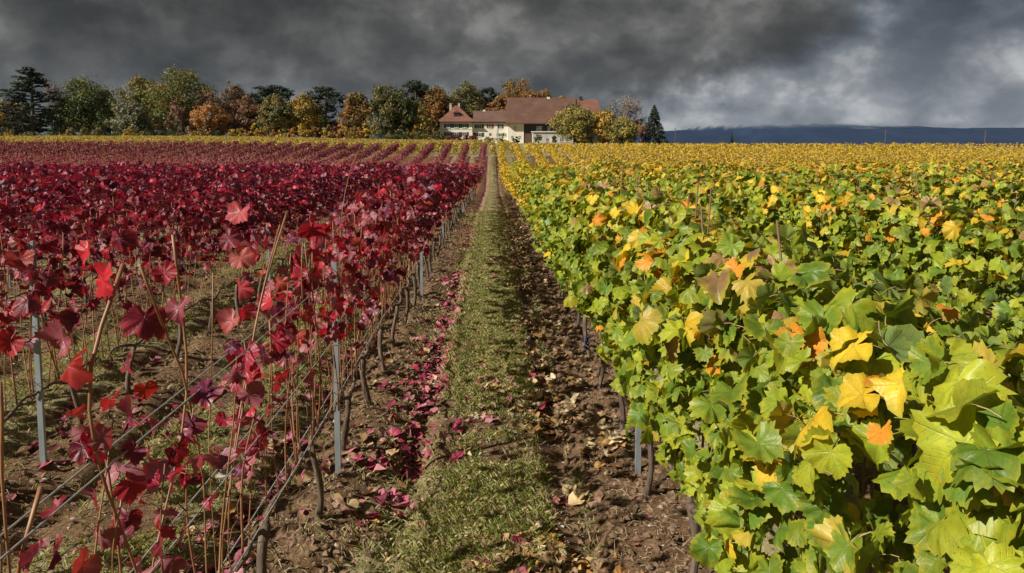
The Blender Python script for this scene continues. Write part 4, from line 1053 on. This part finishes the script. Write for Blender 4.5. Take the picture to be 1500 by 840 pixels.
d_.add(v, np.array([(0, 1, 2), (3, 5, 4), (0, 2, 5), (0, 5, 3), (1, 4, 5), (1, 5, 2), (0, 3, 4), (0, 4, 1)])); part('dormer_roof', d_, [M['roof_red']], rf, (.1, 0, za+1.55))
d_ = MB(); d_.box(-.6, .6, .96, .998, .2, 1.0); part('dormer_window', d_, [M['glass']], rf, (.1, 0, za+1.55))
for cpx, tpy in ((659, 151.5), (671.5, 151)):
    c_ = MB(); x = hx(cpx)-tc_; c_.box(x-.32, x+.32, tw/2-.3, tw/2+.4, zp-2.6, hz(tpy)-z0); c_.box(x-.4, x+.4, tw/2-.38, tw/2+.48, hz(tpy)-z0-.02, hz(tpy)-z0+.14); part('chimney', c_, [M['white']], rf)
e_ = MB(); e_.box(-tw/2-.9, tw/2+.9, -.9, -.02, za-.32, za-.19); part('eave', e_, [M['eave']], e)
for py0, py1 in ((182.0, 187.6), (194, 199.5)):
    for px in (656.5, 668.6, 680.6): window(e, hx(px)-tc_, hz(py1)-z0, 1.25, (py1-py0)*U, -.001)
c_ = MB(); c_.tube([(-tw/2+5.4, 1, zp-1), (-tw/2+5.4, 1, zp-.9)], .03, 4)
# middle wing
wx0, wx1 = hx(692.6), hx(745); wc = (wx0+wx1)/2; ww = wx1-wx0
e = empty('farmhouse_wing', (wc, HY, float(zt(wc, HY))), 'long cream farmhouse wing with brown roof between tower house and barn', 'house'); z0 = e.location.z
ez = hz(178.5); WD = 9.0; Y0 = 1.0
mb = MB(); mb.box(-ww/2, ww/2, Y0, Y0+WD, -.5, ez-z0); part('wall', mb, [M['plaster']], e)
def gable_roof(x0, x1, y0, y1, ze, zr, th=.2, hip0=0, hip1=0):
    ym = (y0+y1)/2; mb = MB()
    v = [(x0, y0, ze), (x1, y0, ze), (x1-hip1, ym, zr), (x0+hip0, ym, zr), (x0, y1, ze), (x1, y1, ze)]
    lo = [(a, b_, c-th) for a, b_, c in v]; v = v+lo
    f = [(0, 1, 2), (0, 2, 3), (3, 2, 5), (3, 5, 4), (0, 3, 4), (1, 5, 2), (6, 9, 8), (6, 8, 7), (9, 10, 11), (9, 11, 8), (0, 6, 7), (0, 7, 1), (4, 5, 11), (4, 11, 10), (0, 4, 10), (0, 10, 6), (1, 7, 11), (1, 11, 5)]
    mb.add(v, np.array(f)); return mb
rf = part('roof', gable_roof(-ww/2+.02, ww/2-.8, Y0-.9, Y0+WD+.9, ez-z0+.05, hz(164.5)-z0+.6), [M['roof_brown']], e)
g = MB(); g.box(-ww/2+.02, ww/2-.02, Y0-.75, Y0-.01, ez-z0-.35, ez-z0-.2); part('eave', g, [M['eave']], e)
c_ = MB(); x = hx(709)-wc; c_.box(x-.4, x+.4, Y0+WD/2-.4, Y0+WD/2+.4, hz(166)-z0, hz(160.5)-z0); part('chimney', c_, [M['plaster']], rf)
for px, py0, py1, sh, w in ((702, 182.5, 188, 1, 1.5), (718, 182.5, 188, 1, 1.1), (733.5, 182.5, 188, 1, .9), (701, 195, 200.5, 1, 1.7), (733, 195.5, 200, 1, 1.2), (740.5, 195.5, 200, 0, .7)):
    window(e, hx(px)-wc, hz(py1)-z0, w*1.0, (py1-py0)*U, Y0-.001, bool(sh), 'shutter' if px != 718 else 'shutter_red')
g = MB(); g.box(hx(716.5)-wc, hx(719.5)-wc, Y0-.06, Y0-.004, hz(199)-z0, hz(195.5)-z0); part('red_door', g, [M['shutter_red']], e)
g = MB(); g.box(hx(728)-wc, hx(729.2)-wc, Y0-.1, Y0-.004, hz(204)-z0, hz(181)-z0); part('downpipe', g, [M['white']], e)
for px in (716, 722, 727):
    window(e, hx(px)-wc, hz(206)-z0, .8, .9, Y0-.001, False)
# barn
bx0, bx1 = hx(745.6), hx(884); bc = (bx0+bx1)/2; bw = bx1-bx0; BD = 16.0; Y0 = -1.2
e = empty('barn', (bc, HY, float(zt(bc, HY))), 'great barn with wide red brown tile roof at the right of the farm', 'barn'); z0 = e.location.z; ez = hz(181)
mb = MB(); xs = hx(767)-bc; mb.box(-bw/2, xs-.01, Y0, Y0+BD, -.5, ez-z0); part('white_wall', mb, [M['plaster']], e)
mb = MB(); mb.box(xs, bw/2, Y0+.35, Y0+BD, -.5, ez-z0-.01)
x = xs+.1
part('timber_wall', mb, [M['timber']], e)
k = 0
while x < bw/2-.5 and k < 60:
    g = MB(); g.box(0, .42, -.04, 0, 3.0, ez-z0-.4); obj('plank', g.mesh('plank', [M['timber']]), e, (x, Y0+.345-.012*(k % 2), 0)); x += .46; k += 1
rf = part('roof', gable_roof(hx(740.5)-bc, hx(846)-bc, Y0-1.6, Y0+BD+1.6, ez-z0+.1, hz(146.5)-z0+1.0, .3, .7, 0), [M['roof_barn']], e)
rf2 = part('lower_roof', gable_roof(hx(846)-bc+.02, hx(886)-bc, Y0-1.5, Y0+BD+1.5, ez-z0+.05, hz(149)-z0+1.0, .3, 0, 1.6), [M['roof_red']], e)
for px, tp, q in ((805.5, 145.5, rf), (854, 144.5, rf2)):
    c_ = MB(); x = hx(px)-bc; c_.box(x-.45, x+.45, Y0+BD/2-.5, Y0+BD/2+.5, hz(150)-z0, hz(tp)-z0+1.0); part('chimney', c_, [M['plaster' if px < 850 else 'timber']], q)
for px in (760, 790, 830): 
    g = MB(); g.box(-.35, .35, -.1, .1, -.3, .1); w_ = part('skylight', g, [M['glass']], rf, (hx(px)-bc, Y0+2.9, ez-z0+3.3)); w_.rotation_euler.x = .0
g = MB(); g.box(hx(768)-bc, hx(778)-bc, Y0+.2, Y0+.33, 0, 3.0); part('barn_door', g, [M['timber_brown']], e)
for px, py0, py1 in ((754.5, 184, 191), ): window(e, hx(px)-bc, hz(py1)-z0, .5, 1.3, Y0-.001, False)
for px in (750, 761): window(e, hx(px)-bc, hz(202)-z0, .8, .7, Y0-.001, False)
for px in (787.5, 791.5, 803.5): window(e, hx(px)-bc, hz(192)-z0, .75, 1.4, Y0+.3, False)
ax0, ax1 = hx(779)-bc, hx(838)-bc
g = MB(); g.box(ax0, ax1, Y0-4.5, Y0+.2, -.5, hz(194)-z0); an = part('annex_wall', g, [M['white']], e)
g = MB(); g.box(ax0-.3, ax1+.3, Y0-4.9, Y0+.1, hz(194)-z0+.003, hz(192.6)-z0); part('annex_roof', g, [M['frame']], e)
g = MB(); g.box(hx(803)-bc, hx(809)-bc, Y0-4.62, Y0-4.504, 0, 1.9); part('annex_door', g, [M['frame']], e)
for px in (800, 820, 828): window(e, hx(px)-bc, .5, 1.0, 1.2, Y0-4.501, False)

def small_house(px, Y, w, h, rh, lab, wall='white', roofm='roof_brown'):
    c = atY(px, 200, Y); z = float(zt(c[0], Y)); e = empty('small_house', (c[0], Y, z), lab, 'house')
    g = MB(); g.box(-w/2, w/2, 0, 7, -.5, h); part('wall', g, [M[wall]], e)
    part('roof', gable_roof(-w/2-.5, w/2+.5, -.6, 7.6, h, h+rh), [M[roofm]], e)
    for i in range(max(2, int(w/3.2))): window(e, -w/2+1.4+i*3.0, h*.35, 1.1, 1.3, -.001, False)
small_house(176, 248, 5.5, 4.6, 2.2, 'pale blue grey house glimpsed behind the trees left of the grey tree')
small_house(222, 250, 14, 4.4, 2.6, 'white house glimpsed between trunks below the tallest tree')
small_house(300, 246, 5, 3.6, 1.6, 'small white outbuilding right of the tallest tree')
small_house(1065, 400, 7, 3.2, 1.5, 'tiny white farm building on the skyline right of the farm')
for px, top, Y, nm in ((1297, 190, 170, 'left'), (1443, 192, 170, 'right'), (989, 188, 190, 'farm side')):
    c = atY(px, 200, Y); z = float(zt(c[0], Y)); h = atY(px, top, Y)[2]-z
    mb = MB(); mb.tube([(0, 0, -.5), (0, 0, h*.5), (0, 0, h)], [.11, .09, .07], 6)
    e = empty('utility_pole', (c[0], Y, z), f'thin grey pole on the vineyard skyline, the {nm} one', 'pole', 'poles on the skyline')
    obj('shaft', mb.mesh('pole_shaft', [M['treebark']], True), e)
    mb = MB(); mb.box(-.35, .35, -.05, .05, h-.35, h-.25); obj('crossarm', mb.mesh('pole_arm', [M['treebark']]), e)

# ------------------------------------------------------------------ mountains half lost in cloud
def mountain():
    xs = np.linspace(-1500, 9000, 260); ys = np.linspace(0, 2500, 26); X, Y = np.meshgrid(xs, ys); Yw = 6000+Y
    base = atY(750, 195, 6000)[2]
    pxs = 722+X*FPX/6000
    top = np.interp(pxs, [700, 960, 1010, 1120, 1150, 1200, 1300, 1400, 1500, 1700, 2400], [196, 199, 197, 196, 174, 168, 178, 184, 189, 192, 195])
    hh = (200-top)*6000/FPX+20
    t_ = np.clip(Y/1100, 0, 1); prof = np.sin(t_*math.pi/2)
    Z = -120+(hh+120-20)*prof*(.9+.2*fbm(X/900, Y/500, 4, 9))+30*(fbm(X/200, Y/200, 4, 10)-.5)*prof
    i = np.arange(X.size).reshape(X.shape); f = np.stack([i[:-1, :-1], i[:-1, 1:], i[1:, 1:], i[1:, :-1]], -1).reshape(-1, 4)
    m, t, b, out = new_mat('hazy_wooded_mountain'); tcn = N(t, 'ShaderNodeTexCoord'); n1 = noise(t, tcn.outputs['Object'], .004, 6, .65)
    L(t, ramp(t, n1, [(.35, (.008, .018, .046)), (.65, (.018, .032, .068))]), b.inputs['Base Color']); b.inputs['Roughness'].default_value = 1  # blue of the distant air painted into the colour of the woods
    b.inputs['Specular IOR Level'].default_value = 0
    sp = N(t, 'ShaderNodeSeparateXYZ'); L(t, tcn.outputs['Object'], sp.inputs[0])
    mp_ = N(t, 'ShaderNodeMapping'); mp_.inputs['Scale'].default_value = (1, 1, 2.5); L(t, tcn.outputs['Object'], mp_.inputs[0])
    n2 = noise(t, mp_.outputs[0], .0035, 7, .62)
    al = sstep(t, mth(t, 'ADD', sp.outputs[2], mth(t, 'MULTIPLY', mth(t, 'SUBTRACT', n2, .5), 110)), 88, 30)
    tr = N(t, 'ShaderNodeBsdfTransparent'); mx = N(t, 'ShaderNodeMixShader'); L(t, al, mx.inputs[0]); L(t, tr.outputs[0], mx.inputs[1]); L(t, b.outputs[0], mx.inputs[2]); L(t, mx.outputs[0], out.inputs[0])
    return mesh('mountain', np.stack([X.ravel(), Yw.ravel(), Z.ravel()], -1), f, [m], smooth_=True)
tag(obj('mountain', mountain()), kind='structure')

# ------------------------------------------------------------------ air
mb = MB(); mb.box(-9500, 12500, -450, 9800, -125, 420)
hm = bpy.data.materials.new('haze'); hm.use_nodes = True; t = hm.node_tree; t.nodes.clear()
out = N(t, 'ShaderNodeOutputMaterial'); pv = N(t, 'ShaderNodeVolumePrincipled'); pv.inputs['Density'].default_value = 0.000014
pv.inputs['Color'].default_value = (.50, .68, 1.0, 1); L(t, pv.outputs[0], out.inputs['Volume'])
tag(obj('haze', mb.mesh('haze', [hm])), kind='stuff')
